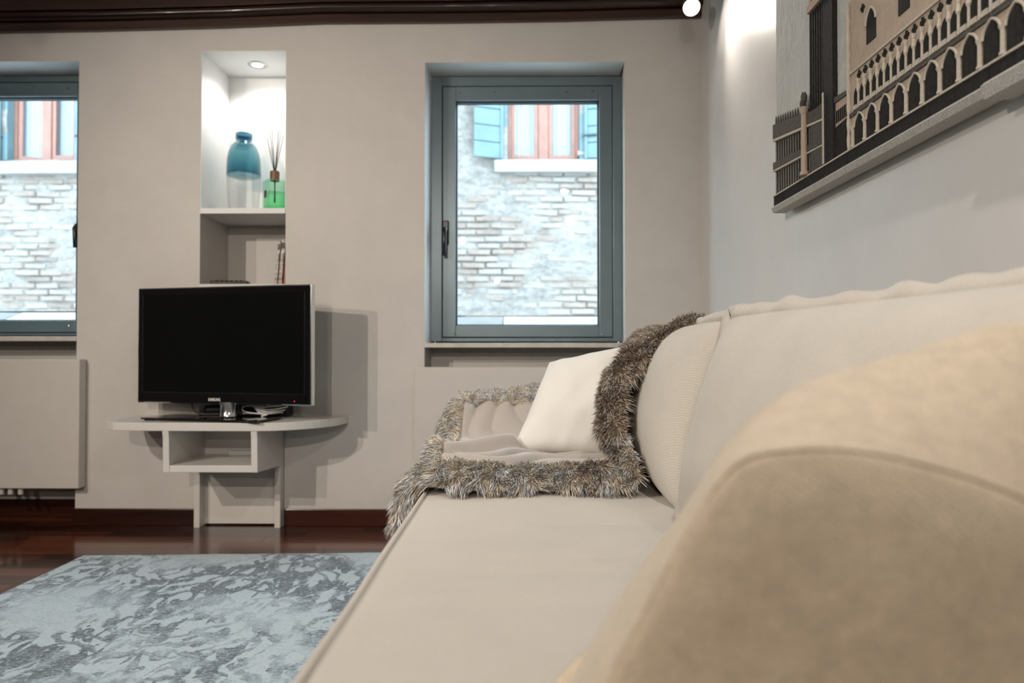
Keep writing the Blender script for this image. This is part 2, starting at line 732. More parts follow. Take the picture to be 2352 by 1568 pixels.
zb = 2.302
sloped([(0, zb), (.026, zb), (.026, zb + .04), (0, zb + .04)], 'batten', .004)
sloped([(0, zb + .04)] + [(.03 + .024 * math.cos(a), zb + .062 + .02 * math.sin(a)) for a in [math.radians(-90 + 18 * k) for k in range(11)]] + [(0, zb + .085)], 'round_moulding', 0, True)
sloped([(0, zb + .085), (.045, zb + .085), (.045, zb + .3), (0, zb + .3)], 'beam_face', .003)

# skirting boards
zbb = at(700, 1169, D - .012).z
xb0 = at(165, 1168, D - .012).x
struct(B(xb0, N0 - .004, D - .013, D, 0, zbb).build('baseboard_left', 'skirting_wood', bevel=.003), 'dark wooden skirting board left of the console')
struct(B(N1 + .004, RW0, D - .013, D, 0, zbb).build('baseboard_right', 'skirting_wood', bevel=.003), 'dark wooden skirting board right of the console')
struct(B(LW0, LW1, D + RD - .013, D + RD, 0, zbb + .008).build('baseboard_recess', 'skirting_wood', bevel=.003), 'dark skirting board in the recess under the radiator')
struct(B(RW0, RW1, D + RD - .013, D + RD, 0, zbb).build('baseboard_alcove', 'skirting_wood', bevel=.003))


# ------------------------------------------------------------------ windows
def frame_ring(x0, x1, z0, z1, w, y0, y1, wl=None):
    m = MB()
    m.box(x0, x0 + w, y0, y1, z0, z1)
    m.box(x1 - w, x1, y0, y1, z0, z1)
    m.box(x0 + w, x1 - w, y0, y1, z1 - w, z1)
    m.box(x0 + w, x1 - w, y0, y1, z0, z0 + w)
    return m


def make_window(name, x0, x1, z0, z1, gl, hand_x, sill_z, label, screws):
    """x0..z1: outer frame; gl: glass rect; everything at the recess depth"""
    Y = D + RD
    e = struct(empty(name, ((x0 + x1) / 2, Y, z0)), label)
    gx0, gx1, gz0, gz1 = gl
    sx0, sx1, sz0, sz1 = gx0 - .0625, gx1 + .0625, gz0 - .056, gz1 + .066
    m = MB()
    m.box(x0, sx0 - .004, Y - .004, Y + .07, z0, z1)
    m.box(sx1 + .004, x1, Y - .004, Y + .07, z0, z1)
    m.box(sx0 - .004, sx1 + .004, Y - .004, Y + .07, sz1 + .004, z1)
    m.box(sx0 - .004, sx1 + .004, Y - .004, Y + .07, z0, sz0 - .004)
    m.build('outer_frame', 'window_aluminium', e, bevel=.002)
    frame_ring(sx0 - .006, sx1 + .006, sz0 - .006, sz1 + .006, .012, Y + .006, Y + .04).build('gasket', 'frame_gasket', e)
    m = MB()
    m.box(sx0, gx0, Y - .008, Y + .05, sz0, sz1)
    m.box(gx1, sx1, Y - .008, Y + .05, sz0, sz1)
    m.box(gx0, gx1, Y - .008, Y + .05, gz1, sz1)
    m.box(gx0, gx1, Y - .008, Y + .05, sz0, gz0)
    sash = m.build('sash_frame', 'window_aluminium', e, bevel=.003)
    frame_ring(gx0 - .001, gx1 + .001, gz0 - .001, gz1 + .001, .006, Y + .012, Y + .045).build('glazing_bead', 'frame_gasket', sash)
    B(gx0, gx1, Y + .028, Y + .032, gz0, gz1).build('pane', 'window_glass', e)
    for (a, b) in screws:
        MB().lathe([(.0, -.006), (.005, -.005), (.0065, 0)], (0, 0, 0), 14)
        s = MB()
        r = .0085 if b < (gz0 + gz1) / 2 else .0045
        pts = [(a, Y - .008, b), (a, Y - .013, b), (a, Y - .016, b)]
        s.tube(pts, [r, r * .9, r * .45], 14)
        s.build('screw', 'chrome' if r > .005 else 'brushed_steel', sash, smooth=False)
    # lever handle
    hz0, hz1 = hand_x[1]
    hx = hand_x[0]
    h = B(hx - .015, hx + .015, Y - .024, Y - .008, hz1 - .115, hz1).build('handle', 'black_plastic', sash, bevel=.005)
    MB().tube([(hx, Y - .02, hz1 - .04), (hx, Y - .055, hz1 - .04)], .008, 12).build('handle_neck', 'black_plastic', h) if False else None
    lv = MB()
    lv.tube([(hx, Y - .02, hz1 - .045), (hx, Y - .048, hz1 - .045), (hx - .002, Y - .054, hz1 - .06), (hx - .002, Y - .052, hz1 - .11), (hx - .002, Y - .05, hz0)], [.010, .010, .011, .010, .009], 12)
    lv.build('lever', 'black_plastic', sash, smooth=True)
    # stone board inside
    B(x0 - .012, x1 + .004, D - .004, Y + .02, sill_z - .021, sill_z).build('window_sill', 'sill_stone', e, bevel=.002)
    # stone ledge and metal flashing outside
    lw_ = lambda a_, b_: MB().prism([(Y + .08, gz0 - .2), (D + WT + .16, gz0 - .2), (D + WT + .16, gz0 + .052), (D + WT + .13, gz0 + .054), (Y + .08, gz0 - .012)], a_, b_, 'X')
    lw_(x0 + .01, gx0 + .22).build('ledge_stone', 'outside_stone', e, bevel=.006)
    lw_(gx0 + .225, x1 - .01).build('ledge_stone', 'sill_stone', e, bevel=.006)
    B(x0 + .01, x1 - .01, D + WT + .14, D + WT + .15, gz0 + .054, gz0 + .062).build('rail', 'brushed_steel', e)
    return e


YF = D + RD
rg = (at(1047, 500, YF).x, at(1376, 500, YF).x, at(1200, 747, YF).z, at(1200, 231, YF).z)
scr = [(at(x, y, YF).x, at(x, y, YF).z) for x, y in ((1047, 766), (1384, 766), (1057, 214), (1135, 212), (1299, 212), (1360, 211))]
make_window('window_1', RW0 + .010, RW1 + .012, at(1200, 784, YF).z, RWt - .001, rg,
            (at(1024, 500, YF - .01).x, (at(1024, 590, YF).z, at(1024, 508, YF).z)), RSILL + .021, 'grey metal framed window nearest the sofa, fully in view', scr)
lgx1 = at(177, 500, YF).x
lg = (lgx1 - (rg[1] - rg[0]), lgx1, at(100, 736, YF).z, at(100, 222, YF).z)
scr = [(at(x, y, YF).x, at(x, y, YF).z) for x, y in ((160, 748), (76, 203), (159, 204), (-20, 204))]
make_window('window_2', LW0 + .002, LW1 - .003, at(100, 770, YF).z, LWt - .001, lg,
            (lgx1 + .026, (at(170, 572, YF).z, at(170, 500, YF).z)), LSILL + .021, 'grey metal framed window cut by the left edge of the photograph', scr)

# ------------------------------------------------------------------ radiators
def radiator(x0, x1, z0, z1, label, valves):
    yf = D - .056
    e = tag(empty('radiator', ((x0 + x1) / 2, D, z0)), label, 'radiator', 'flat panel radiators below the windows')
    B(x0, x1, yf, D - .004, z0, z1).build('front_panel', 'radiator_enamel', e, bevel=.004)
    B(x0 + .02, x1 - .02, D + .004, D + .09, z0 + .03, z1 - .02).build('rear_panel', 'radiator_enamel', e, bevel=.004) if False else None
    for sx in (x0 + .15, x1 - .15):
        B(sx - .02, sx + .02, D - .01, D + RD - .001, z0 + .1, z1 - .1).build('bracket', 'radiator_enamel', e)
    for vx in valves:
        MB().tube([(vx, D - .028, z0 - .03), (vx, D - .028, z0 + .005)], .011, 14).build('valve', 'chrome' if False else 'radiator_enamel', e, smooth=False)
    return e


lr1 = at(182, 900, D - .056).x
lrz1, lrz0 = at(100, 825, D - .056).z, at(100, 1122, D - .056).z
radiator(lr1 - 1.02, lr1, lrz0, lrz1, 'flat white radiator under the window at the left edge', [at(x, 1130, D - .03).x for x in (3, 24, 47)])
rr0 = at(951, 900, D - .056).x
rrz1 = at(1100, 843, D - .056).z
radiator(rr0, min(rr0 + 1.02, XR - .12), rrz1 - (lrz1 - lrz0), rrz1, 'flat white radiator under the window behind the sofa', [])

# ------------------------------------------------------------------ TV console and niche shelves
sz1 = at(560, 478, D).z
o = B(N0 + .001, N1 - .001, D - .004, D + ND - .004, sz1 - .025, sz1).build('niche_shelf', 'niche_white', bevel=.001)
tag(o, 'white upper shelf of the niche carrying the glass vase', 'shelf', 'niche shelves')
lz1 = at(560, 652, D).z
o = B(N0 + .001, N1 - .001, D - .004, D + ND - .004, lz1 - .025, lz1).build('niche_shelf', 'white_lacquer', bevel=.001)
tag(o, 'white lower shelf of the niche, half hidden by the television', 'shelf', 'niche shelves')

con = tag(empty('tv_console', ((N0 + N1) / 2, D, 0)), 'white built-in television console with curved top and open compartment', 'console')
TT = at(650, 971, 2.84).z
TB = TT - .034
YFc = 2.85
poly = [(-1.735, D + .0), (-1.745, 3.0), (-1.742, 2.93), (-1.722, 2.885), (-1.68, 2.858), (-1.60, 2.845), (-1.45, 2.84), (-1.1, 2.835)]
for k in range(1, 15):
    a = math.pi / 2 * k / 14
    poly.append((-1.10 + .317 * math.sin(a), D - .335 * math.cos(a)))
MB().prism(poly, TB, TT).build('table_top', 'white_lacquer', con, bevel=.003)
xl, xr = N0 + .002, N1 - .002
bz0, bz1 = at(598, 1085, YFc).z, at(646, 1069, D - .05).z
for x in (xl, xr - .026):
    # side panel: deep above, narrow leg below
    prof = [(D - .047, .0), (D + .02, .0), (D + .02, TB), (YFc - .01, TB), (YFc - .005, TB - .03), (YFc, bz0), (D - .06, bz1), (D - .047, bz1)]
    MB().prism(prof, x, x + .026, 'X').build('side_panel', 'white_lacquer', con, bevel=.0015)
B(xl + .026, xr - .026, YFc + .002, D + .01, bz0, bz0 + .028).build('bottom_board', 'white_lacquer', con, bevel=.0015)
B(xl + .026, xr - .026, D + .005, D + .02, .008, TB).build('back_panel', 'white_lacquer', con)
B(at(530, 1050, D).x, at(582, 1050, D).x, D - .02, D + .004, bz0 + .028, bz0 + .046).build('cable_cover', 'niche_white', con)

# niche downlight
lp = at(592, 147, D + .152)
dl = tag(empty('recessed_downlight', (lp.x, lp.y, NT)), 'small round steel downlight in the top of the niche', 'light')
MB().lathe([(.026, -.002), (.030, -.008), (.043, -.006), (.046, -.0035)], (lp.x, lp.y, NT), 40).build('trim_ring', 'brushed_steel', dl, smooth=True)
MB().lathe([(.001, -.0065), (.022, -.0065)], (lp.x, lp.y, NT), 32, cap0=True).build('lamp', 'niche_lamp_face', dl)
ld = bpy.data.lights.new('downlight_beam', 'SPOT')
ld.energy = 7
ld.color = (1, .97, .93)
ld.spot_size = math.radians(150)
ld.spot_blend = .6
ld.shadow_soft_size = .022
lo = bpy.data.objects.new('downlight_beam', ld)
C.objects.link(lo)
lo.location = (lp.x, lp.y, NT - .012)

# ------------------------------------------------------------------ things in the niche
vx = at(560, 400, 3.30)
vase = tag(empty('vase', (vx.x, 3.30, sz1)), 'bottle shaped glass vase, blue above and clear below', 'vase')
R_ = .077
prof = [(.05, .002), (.062, .004), (.068, .02), (.073, .08), (.077, .15), (.078, .185), (.0775, .22), (.076, .255), (.071, .288), (.060, .318), (.046, .335), (.038, .342), (.036, .350), (.038, .358), (.039, .380), (.037, .383), (.034, .380), (.033, .350)]
v = MB().lathe(prof, (vx.x, 3.30, sz1), 56, cap0=True)
v.build('body', 'vase_glass', vase, smooth=True)
inner = MB().lathe([(r - .004, z) for r, z in prof[1:12]], (vx.x, 3.30, sz1), 56)
inner.build('inner_wall', 'vase_glass', vase, smooth=True)
MB().lathe([(.077, .178), (.0785, .183), (.0785, .187), (.077, .192)], (vx.x, 3.30, sz1), 56).build('rim_band', 'acrylic', vase, smooth=True)
MB().lathe([(.0, .168), (.03, .166), (.052, .170), (.062, .178), (.060, .182), (.05, .176), (.03, .172), (.0, .173)], (vx.x, 3.30, sz1), 48).build('glass_bowl', 'vase_glass', vase, smooth=True)

dx = at(631, 440, 3.25)
bz = .79 + (808 - 413) / 1600 * 3.25 - sz1
df = tag(empty('reed_diffuser', (dx.x, 3.25, sz1), math.radians(40)), 'square green glass reed diffuser with wooden cap', 'diffuser')
s = .043
B(-s, s, -s, s, .002, bz).build('bottle', 'green_glass', df, bevel=.004, local=True)
B(-s + .006, s - .006, -s + .006, s - .006, .012, bz * .62).build('liquid', 'green_glass', df, local=True)
MB().lathe([(.0205, 0), (.0215, .004), (.0215, .042), (.020, .046), (.006, .046)], (0, 0, bz), 32, cap0=True).build('cap', 'cap_wood', df, local=True)
B(-s - .0015, -s, -.012, .016, bz * .42, bz * .66).build('label_plate', 'label_dark', df, local=True)
zt = .79 + (808 - 290) / 1600 * 3.25 - sz1
for (a, b, c, hh) in ((-.028, .012, .1, .80), (-.02, -.02, .0, 1.0), (-.014, .02, .0, .93), (.012, -.012, 0, .97), (.02, .015, 0, .99), (.03, -.015, 0, .88), (.024, .0, 0, .95)):
    MB().tube([(a * -.1, b * .1, bz * .3), (a * .12, b * .2, bz + .05), (a * 1.15, b, bz + (zt - bz) * hh)], .0016, 6).build('reed', 'reed_dark', df, local=True)

# lower shelf: leaning books and a flat black device
for i, (px, lean, hh, th, mt, lab) in enumerate(((637, .085, .205, .012, 'printed_spine', 'thin dark spined book leaning left of its neighbour'), (646.5, .085, .212, .017, 'printed_spine', 'pale spined book leaning in the middle of the three'), (658, .07, .205, .016, 'book_red', 'reddish dark book at the niche wall end of the row'))):
    p = at(px - 4, 650, 3.215)
    bk = tag(empty('book', (p.x, 3.215, lz1)), lab, 'book', 'books on the lower niche shelf')
    bk.rotation_euler = (0, lean, 0)
    m = B(-th / 2, th / 2, 0, .14, 0.001, hh).build('cover', mt, bk, bevel=.0015, local=True)
    B(-th / 2 + .002, th / 2 - .002, .004, .141, .004, hh + .0006).build('pages', 'print_white', bk, local=True)
    if i < 2:
        B(-th / 2 + .002, th / 2 - .002, -.0008, .001, hh * .80, hh * .93).build('spine_title', 'label_dark', bk, local=True)
p = at(529, 648, 3.22)
dv = tag(empty('remote_control', (p.x, 3.22, lz1), .06), 'flat black remote control lying on the lower niche shelf', 'remote')
B(-.085, .085, -.022, .022, .001, .018).build('body', 'black_plastic', dv, bevel=.005, local=True)
for k in range(6):
    MB().lathe([(.006, 0), (.006, .003), (.004, .004)], (-.06 + k * .022, 0, .018), 12, cap1=True).build('button', 'gloss_black', dv, local=True)

# ------------------------------------------------------------------ television
zr, zl = 2.86, 3.05
pr, pl = at(716, 800, zr), at(318, 800, zl)
ang = math.atan2(pr.y - pl.y, pr.x - pl.x)
cx, cy = (pr.x + pl.x) / 2, (pr.y + pl.y) / 2
W = math.hypot(pr.x - pl.x, pr.y - pl.y)
tvz0 = at(716, 932, zr).z
H = .502
tv = tag(empty('television', (cx, cy, TT), ang), 'black flat screen television on a glossy swivel stand', 'television')
b0 = tvz0 - TT
hw = W / 2


def tvb(*a, **k):
    return B(*a)


B(-hw, hw, -.004, .028, b0, b0 + H).build('chrome_frame', 'chrome', tv, bevel=.004, local=True)
bez = B(-hw + .005, hw - .005, -.0065, .02, b0 + .005, b0 + H - .005).build('bezel', 'gloss_black', tv, bevel=.002, local=True)
B(-hw + .030, hw - .030, -.0075, .01, b0 + .048, b0 + H - .032).build('screen', 'screen_black', tv, local=True)
m = MB()
m.box(-hw + .0285, -hw + .030, -.0078, .0, b0 + .0465, b0 + H - .0305)
m.box(hw - .030, hw - .0285, -.0078, .0, b0 + .0465, b0 + H - .0305)
m.box(-hw + .030, hw - .030, -.0078, .0, b0 + .0465, b0 + .048)
m.build('screen_trim', 'chrome', tv, local=True)
B(-hw + .09, hw - .09, .026, .075, b0 + .04, b0 + H - .09).build('back_housing', 'black_plastic', tv, bevel=.02, local=True)
MB().tube([(.27 * hw * 2 + .12, -.0085, b0 + .018), (.27 * hw * 2 + .12, -.006, b0 + .018)], .0011, 10).build('power_led', 'led_red', tv, local=True)
fc = bpy.data.curves.new('brand_lettering', 'FONT')
fc.body = 'SAMSUNG'
fc.size = .017
fc.extrude = .0004
fc.offset = .0006
fc.align_x = 'CENTER'
fo = bpy.data.objects.new('brand_lettering', fc)
C.objects.link(fo)
fo.parent = tv
fo.rotation_euler = (math.pi / 2, 0, 0)
lx = ((506 - 318) / (716 - 318) - .5) * W
fo.location = (lx - .008, -.0075, b0 + .0135)
fo.scale = (.75, 1, 1)
fc.materials.append(MATS['print_white'])
bpy.context.view_layer.update()
fme = bpy.data.meshes.new_from_object(fo.evaluated_get(bpy.context.evaluated_depsgraph_get()))
fo2 = bpy.data.objects.new('brand_lettering', fme)
C.objects.link(fo2)
fo2.parent = tv
fo2.matrix_basis = fo.matrix_basis.copy()
bpy.data.objects.remove(fo)
fo2.name = 'brand_lettering'
# stand
st = B(-.32, .235, -.10, .09, .006, .013).build('stand_base', 'gloss_black', tv, bevel=.002, local=True)
for (a, b) in ((-.29, -.08), (.21, -.08), (-.29, .07), (.21, .07)):
    B(a - .02, a + .02, b - .01, b + .01, 0, .007).build('foot', 'black_plastic', st, local=True)
nk = lx + .055
MB().lathe([(.036, .013), (.033, .02), (.033, b0 + .01)], (nk, .0, 0), 32, cap0=True, cap1=True).build('neck', 'chrome', tv, smooth=True, local=True)
B(nk - .03, nk + .03, .02, .05, .02, b0 + .2).build('neck_spine', 'black_plastic', tv, local=True)

# set-top box and cables behind the stand
q0, q1 = at(468, 945, 3.09), at(660, 945, 3.09)
stb = tag(empty('set_top_box', ((q0.x + q1.x) / 2, 3.14, TT)), 'black set-top box behind the television stand', 'media box')
B(q0.x, q1.x, 3.09, 3.24, TT + .002, TT + .052).build('case', 'black_plastic', stb, bevel=.004)
B(q0.x + .012, q0.x + .10, 3.0885, 3.09, TT + .03, TT + .04).build('name_strip', 'brushed_steel', stb)
for k in range(5):
    B(q0.x + .14 + k * .03, q0.x + .155 + k * .03, 3.0885, 3.09, TT + .012, TT + .018).build('front_key', 'brushed_steel', stb)


def cable_pts(lst, Y):
    return catmull([at(x, y, yy) for x, y, yy in lst], 10)


cb = tag(empty('cable_bundle', tuple(at(600, 945, 3.0))), 'loose coil of white cable beside the television neck', 'cable')
for lst in (
        [(612, 934, 3.03), (570, 932, 3.01), (556, 936, 3.0), (562, 945, 3.0), (590, 949, 3.0), (625, 944, 3.0), (650, 936, 3.03)],
        [(660, 934, 3.05), (640, 938, 3.0), (610, 941, 2.99), (585, 935, 3.0), (600, 950, 2.99), (613, 952, 2.97), (600, 956, 2.96)],
        [(655, 941, 3.05), (625, 949, 2.99), (600, 947, 3.0), (580, 932, 3.03)],
        [(540, 949, 3.0), (570, 949, 3.01), (610, 950, 3.0), (650, 947, 3.05)],
        [(648, 931, 3.03), (615, 934, 3.0), (590, 938, 2.99), (615, 946, 2.98), (652, 942, 3.03)]):
    MB().tube(cable_pts(lst, 0), .0032, 8).build('cable_loop', 'white_cable', cb, smooth=True)
bc = MB().tube(cable_pts([(441, 925, 3.04), (443, 936, 3.04), (452, 947, 3.04), (470, 951, 3.04), (505, 950, 3.04)], 0), .0035, 8).build('power_cable', 'black_plastic', None, smooth=True)
tag(bc, 'thin black cable hanging below the left part of the screen', 'cable')

# ------------------------------------------------------------------ rug
rz = .012
c1 = CAM + cam_dir(190, 1273) * ((rz - CAMH) / cam_dir(190, 1273).z)
c2 = CAM + cam_dir(885, 1266) * ((rz - CAMH) / cam_dir(885, 1266).z)
rx0, rx1, ry0, ry1 = c1.x, -.12, .35, c1.y
sl = (c2.y - c1.y) / (c2.x - c1.x)
nu, nv = 150, 190
P = []
for i in range(nu):
    for j in range(nv):
        x = rx0 + (rx1 - rx0) * i / (nu - 1)
        yy = ry0 + (ry1 - ry0) * j / (nv - 1) + sl * (x - rx0)
        z = rz + .0015 * noise.noise(Vector((x * 9, yy * 9, 0)))
        if i in (0, nu - 1) or j in (0, nv - 1):
            z = .001
            x += .004 * noise.noise(Vector((x * 60, yy * 60, 3)))
            yy += .004 * noise.noise(Vector((x * 60, yy * 60, 8)))
        P.append((x, yy, z))
rug = MB().grid(P, nu, nv).build('rug', 'rug_pile', smooth=True, fix=False)
tag(rug, 'faded pale blue vintage rug with worn dark ornament', 'rug')

# ------------------------------------------------------------------ sofa
SH = CAMH - .32                                   # seat height at the front edge
XF = at(680, 1568, .67).x
XF = -.216
SY0, SY1 = .06, 2.46                              # seat from near end to the far arm
sofa = tag(empty('sofa', (.3, 1.4, 0)), 'long beige linen sofa along the polished wall', 'sofa')
B(XF + .012, XR - .03, SY0, SY1 + .30, .06, SH - .16).build('base', 'seat_linen', sofa, bevel=.02)
for x in (XF + .08, XR - .1):
    for yy in (SY0 + .1, SY1 + .2):
        MB().lathe([(.022, 0), (.03, .06)], (x, yy, 0), 16, cap0=True, cap1=True).build('leg', 'skirting_wood', sofa)
# seat cushion: soft block
nu, nv = 90, 150


def seat_surface():
    P = []
    sec = []
    # cross-section from the underside front, round the front edge, over the top to the back
    zb_, zt_ = SH - .17, SH
    sec += [(XF + .02, zb_), (XF + .004, zb_ + .02), (XF - .004, zb_ + .06), (XF - .006, zb_ + .10), (XF - .004, zt_ - .03), (XF, zt_ - .006), (XF + .008, zt_ + .001)]
    for k in range(1, 60):
        t = k / 59
        x = XF + .008 + (XR - .25 - XF - .008) * t
        crown = .012 * math.sin(math.pi * min(1, t * 1.1)) * (1 - t * .5)
        sec.append((x, zt_ + crown))
    n = 170
    for i in range(n):
        t = i / (n - 1)
        yy = SY0 + (SY1 - SY0) * t
        e = min(t, 1 - t) * (SY1 - SY0)
        drop = -.03 * max(0, 1 - e / .05) ** 2
        for k, (x, z) in enumerate(sec):
            dz = 0
            if k > 6:
                q = Vector((x * 2.2, yy * 1.6, 0))
                dz = .004 * noise.noise(q)
                # shallow creases across the seat near the middle
                for (cy_, cx_, a_, w_, l_) in ((1.0, .07, .010, .014, .16), (.965, .10, .007, .011, .12), (1.06, .03, .007, .014, .12), (1.28, .12, .006, .016, .1), (.86, -.02, .005, .015, .1)):
                    dz += -a_ * math.exp(-((yy - cy_ - .04 * (x - cx_)) / w_) ** 2) * math.exp(-((x - cx_) / l_) ** 2)
                dz *= min(1, (x - XF) / .08)
            P.append((x + (.003 * noise.noise(Vector((0, yy * 4, 1))) if k < 7 else 0), yy, z + dz + drop))
    return P, n, len(sec)


P, n1, n2 = seat_surface()
m = MB().grid(P, n1, n2)
m.f.append(tuple(range(n2)))
m.f.append(tuple((n1 - 1) * n2 + k for k in range(n2 - 1, -1, -1)))
seat = m.build('seat_cushion', 'seat_linen', sofa, smooth=True)
pp = [(XF + .002 + .003 * noise.noise(Vector((0, SY0 + .02 * k * 4, 1))), SY0 + .02 + (SY1 - SY0 - .04) * k / 90, SH + .001) for k in range(91)]
MB().tube(pp, .0055, 8).build('piping', 'seat_linen', seat, smooth=True)
# back frame and far arm
m = MB()
m.prism([(XR - .20, .06), (XR - .03, .06), (XR - .03, SH + .33), (XR - .07, SH + .35), (XR - .17, SH + .33)], SY0, SY1 + .30, 'Y') if False else m.box(XR - .20, XR - .03, SY0, SY1 + .30, .06, SH + .30)
m.build('back_frame', 'seat_linen', sofa, bevel=.03)
m = MB()
sec = [(XF + .01, SH - .2), (XF + .01, SH + .075), (XF + .05, SH + .095), (.1, SH + .125), (XR - .2, SH + .16), (XR - .2, SH - .2)]
n = len(sec)
vs = [(x, yy, z) for yy in (SY1 + .01, SY1 + .26) for x, z in sec]
m.add(vs, [tuple(range(n)), tuple(range(2 * n - 1, n - 1, -1))] + [(k, (k + 1) % n, n + (k + 1) % n, n + k) for k in range(n)])
m.build('armrest', 'seat_linen', sofa, bevel=.03, seg=3)


# ------------------------------------------------------------------ cushions
def cushion(name, c, tf, tb, label, cat, mat, nu=90, nv=70, ea=3.0, eb=2.6, flange=.012, seed=0, wr=.004, pinch=.03, group=None, bow=(0, 0), freq=9, lump=.01, tilt_front=None):
    """c = corners (near-bottom, far-bottom, far-top, near-top); front is on the left-hand side looking from corner 0 to 1, up"""
    c = [Vector(p) for p in c]
    e = tag(empty(name, tuple((c[0] + c[1]) / 2)), label, cat, group)

    def base(u, v):
        a, b = (u + 1) / 2, (v + 1) / 2
        p = c[0] * (1 - a) * (1 - b) + c[1] * a * (1 - b) + c[2] * a * b + c[3] * (1 - a) * b
        p = p + Vector((0, 0, bow[0])) * (1 - u * u) * b + Vector((bow[1], 0, 0)) * (1 - u * u) * b
        return p

    nrm = ((c[1] - c[0]) + (c[2] - c[3])).cross((c[3] - c[0]) + (c[2] - c[1])).normalized()
    ctr = sum(c, Vector()) / 4

    def edge(u, v):
        p = base(u, v)
        # edges drawn in between the corners
        k = pinch * ((1 - u * u) * abs(v) ** 3 + (1 - v * v) * abs(u) ** 3)
        return p + (ctr - p) * k
    us = [math.sin(math.pi / 2 * (-1 + 2 * i / (nu - 1))) for i in range(nu)]
    vs_ = [math.sin(math.pi / 2 * (-1 + 2 * j / (nv - 1))) for j in range(nv)]
    m = MB()
    F, Bk = [], []
    for u in us:
        for v in vs_:
            p = edge(u, v)
            t = max(0, (1 - abs(u) ** ea)) ** .5 * max(0, (1 - abs(v) ** eb)) ** .5
            d = min(1 - abs(u), 1 - abs(v))
            s_ = (u * (c[1] - c[0]).length if (1 - abs(v)) < (1 - abs(u)) else v * (c[3] - c[0]).length) * .5
            ph = 3 * noise.noise(Vector((u * 2 + seed, v * 2, seed)))
            wrk = wr * math.sin(s_ * 2 * math.pi * freq + ph) * math.exp(-d / .22) * (1 - math.exp(-d / .03))
            wrk *= .4 + .9 * (noise.noise(Vector((u * 3, v * 3, seed + 5))) + .5)
            lm = lump * noise.noise(Vector((u * 2.3 + seed, v * 2.1, seed + 9))) * t
            F.append(p + nrm * (tf * t + wrk + lm))
            Bk.append(p - nrm * (tb * t + lm * .5))
    m.grid(F, nu, nv)
    m.grid(Bk, nu, nv)
    o = m.build('cover', mat, e, smooth=True)
    bm = bmesh.new()
    bm.from_mesh(o.data)
    bmesh.ops.remove_doubles(bm, verts=bm.verts, dist=.0004)
    bmesh.ops.recalc_face_normals(bm, faces=bm.faces)
    bm.to_mesh(o.data)
    bm.free()
    o.data.shade_smooth()
    if flange:
        loop = [edge(u, -1) for u in us[:-1]] + [edge(1, v) for v in vs_[:-1]] + [edge(u, 1) for u in us[:0:-1]] + [edge(-1, v) for v in vs_[:0:-1]]
        N = len(loop)
        ring = []
        for i, p in enumerate(loop):
            out = (p - ctr)
            tan = (loop[(i + 1) % N] - loop[i - 1]).normalized()
            out = (out - tan * out.dot(tan)).normalized()
            wv = .35 * flange * noise.noise(p * 22 + Vector((seed, 0, 0)))
            ww = flange * (1 + .35 * noise.noise(p * 14 + Vector((0, seed, 0))))
            th = .0035
            o0 = p - out * .004
            o1 = p + out * ww + nrm * wv
            ring.append([o0 + nrm * (th + .002), o1 + nrm * th * 1.1, o1 + out * .003 , o1 - nrm * th * 1.1, o0 - nrm * (th + .002)])
        vs2 = [q for r in ring for q in r]
        fs = [(i * 5 + k, i * 5 + (k + 1) % 5, ((i + 1) % N) * 5 + (k + 1) % 5, ((i + 1) % N) * 5 + k) for i in range(N) for k in range(5)]
        MB().add(vs2, fs).build('flange', mat, e, smooth=True)
    return e


def V(x, y, h):
    return Vector((x, y, CAMH - h))


# far back cushion (front faces the room: -x)
cushion('back_cushion', [V(.315, 1.375, .318), V(.40, 2.44, .30), V(.47, 2.44, -.05), V(.405, 1.385, -.062)], .125, .10,
        'beige linen back cushion with the fur throw over it', 'cushion', 'cushion_linen', nu=110, nv=80, ea=4.5, eb=2.4, seed=3, wr=.003, pinch=.02, group='sofa back cushions', bow=(.006, .0), flange=.018)
cushion('back_cushion', [V(.50, .10, .318), V(.30, 1.32, .318), V(.408, 1.345, -.066), V(.70, .22, -.088)], .115, .10,
        'long beige linen back cushion with wavy flange nearest the camera', 'cushion', 'cushion_linen', nu=130, nv=80, ea=4.5, eb=2.5, seed=11, wr=.022, pinch=.015, group='sofa back cushions', bow=(-.004, .03), flange=.03, freq=9)
# small white pillow on the blanket, facing the camera
cushion('throw_pillow', [at(1172, 1046, 2.00), at(1405, 1046, 1.97), at(1448, 792, 2.08), at(1262, 832, 2.16)], .075, .055,
        'small white cotton pillow leaning on the fur throw', 'pillow', 'white_pillow_cotton', nu=70, nv=70, ea=2.6, eb=2.6, seed=21, wr=.004, pinch=.05, flange=0, freq=7)

# big beige pillow right in front of the camera
S1 = [(1330, 1920), (1335, 1750), (1400, 1568), (1500, 1370), (1600, 1190), (1690, 1068), (1800, 1036), (1960, 1036), (2150, 1075), (2352, 1145), (2520, 1260), (2600, 1480), (2590, 1760), (2480, 1930)]
S2 = [(1290, 1670), (1280, 1640), (1312, 1568), (1430, 1375), (1560, 1195), (1660, 1045), (1760, 935), (1880, 868), (2090, 808), (2352, 742), (2440, 900), (2460, 1200), (2420, 1500), (2300, 1672)]
r1 = [at(x, y, .45) for x, y in S1]
r2 = [at(x, y, .60) for x, y in S2]
r15 = [(a * .45 + b * .55) + Vector((0, 0, 0)) for a, b in zip(r1, r2)]
g1 = sum(r1, Vector()) / len(r1)
g2 = sum(r2, Vector()) / len(r2)
r15 = [p + (p - (g1 + g2) / 2) * .055 for p in r15]
r05 = [g1 + (p - g1) * .93 + Vector((0, -.006, 0)) for p in r1]
r02 = [g1 + (p - g1) * .65 + Vector((0, -.016, 0)) for p in r1]
r01 = [g1 + (p - g1) * .25 + Vector((0, -.022, 0)) for p in r1]
r3 = [g2 + (p - g2) * .86 + Vector((.0, .05, 0)) for p in r2]
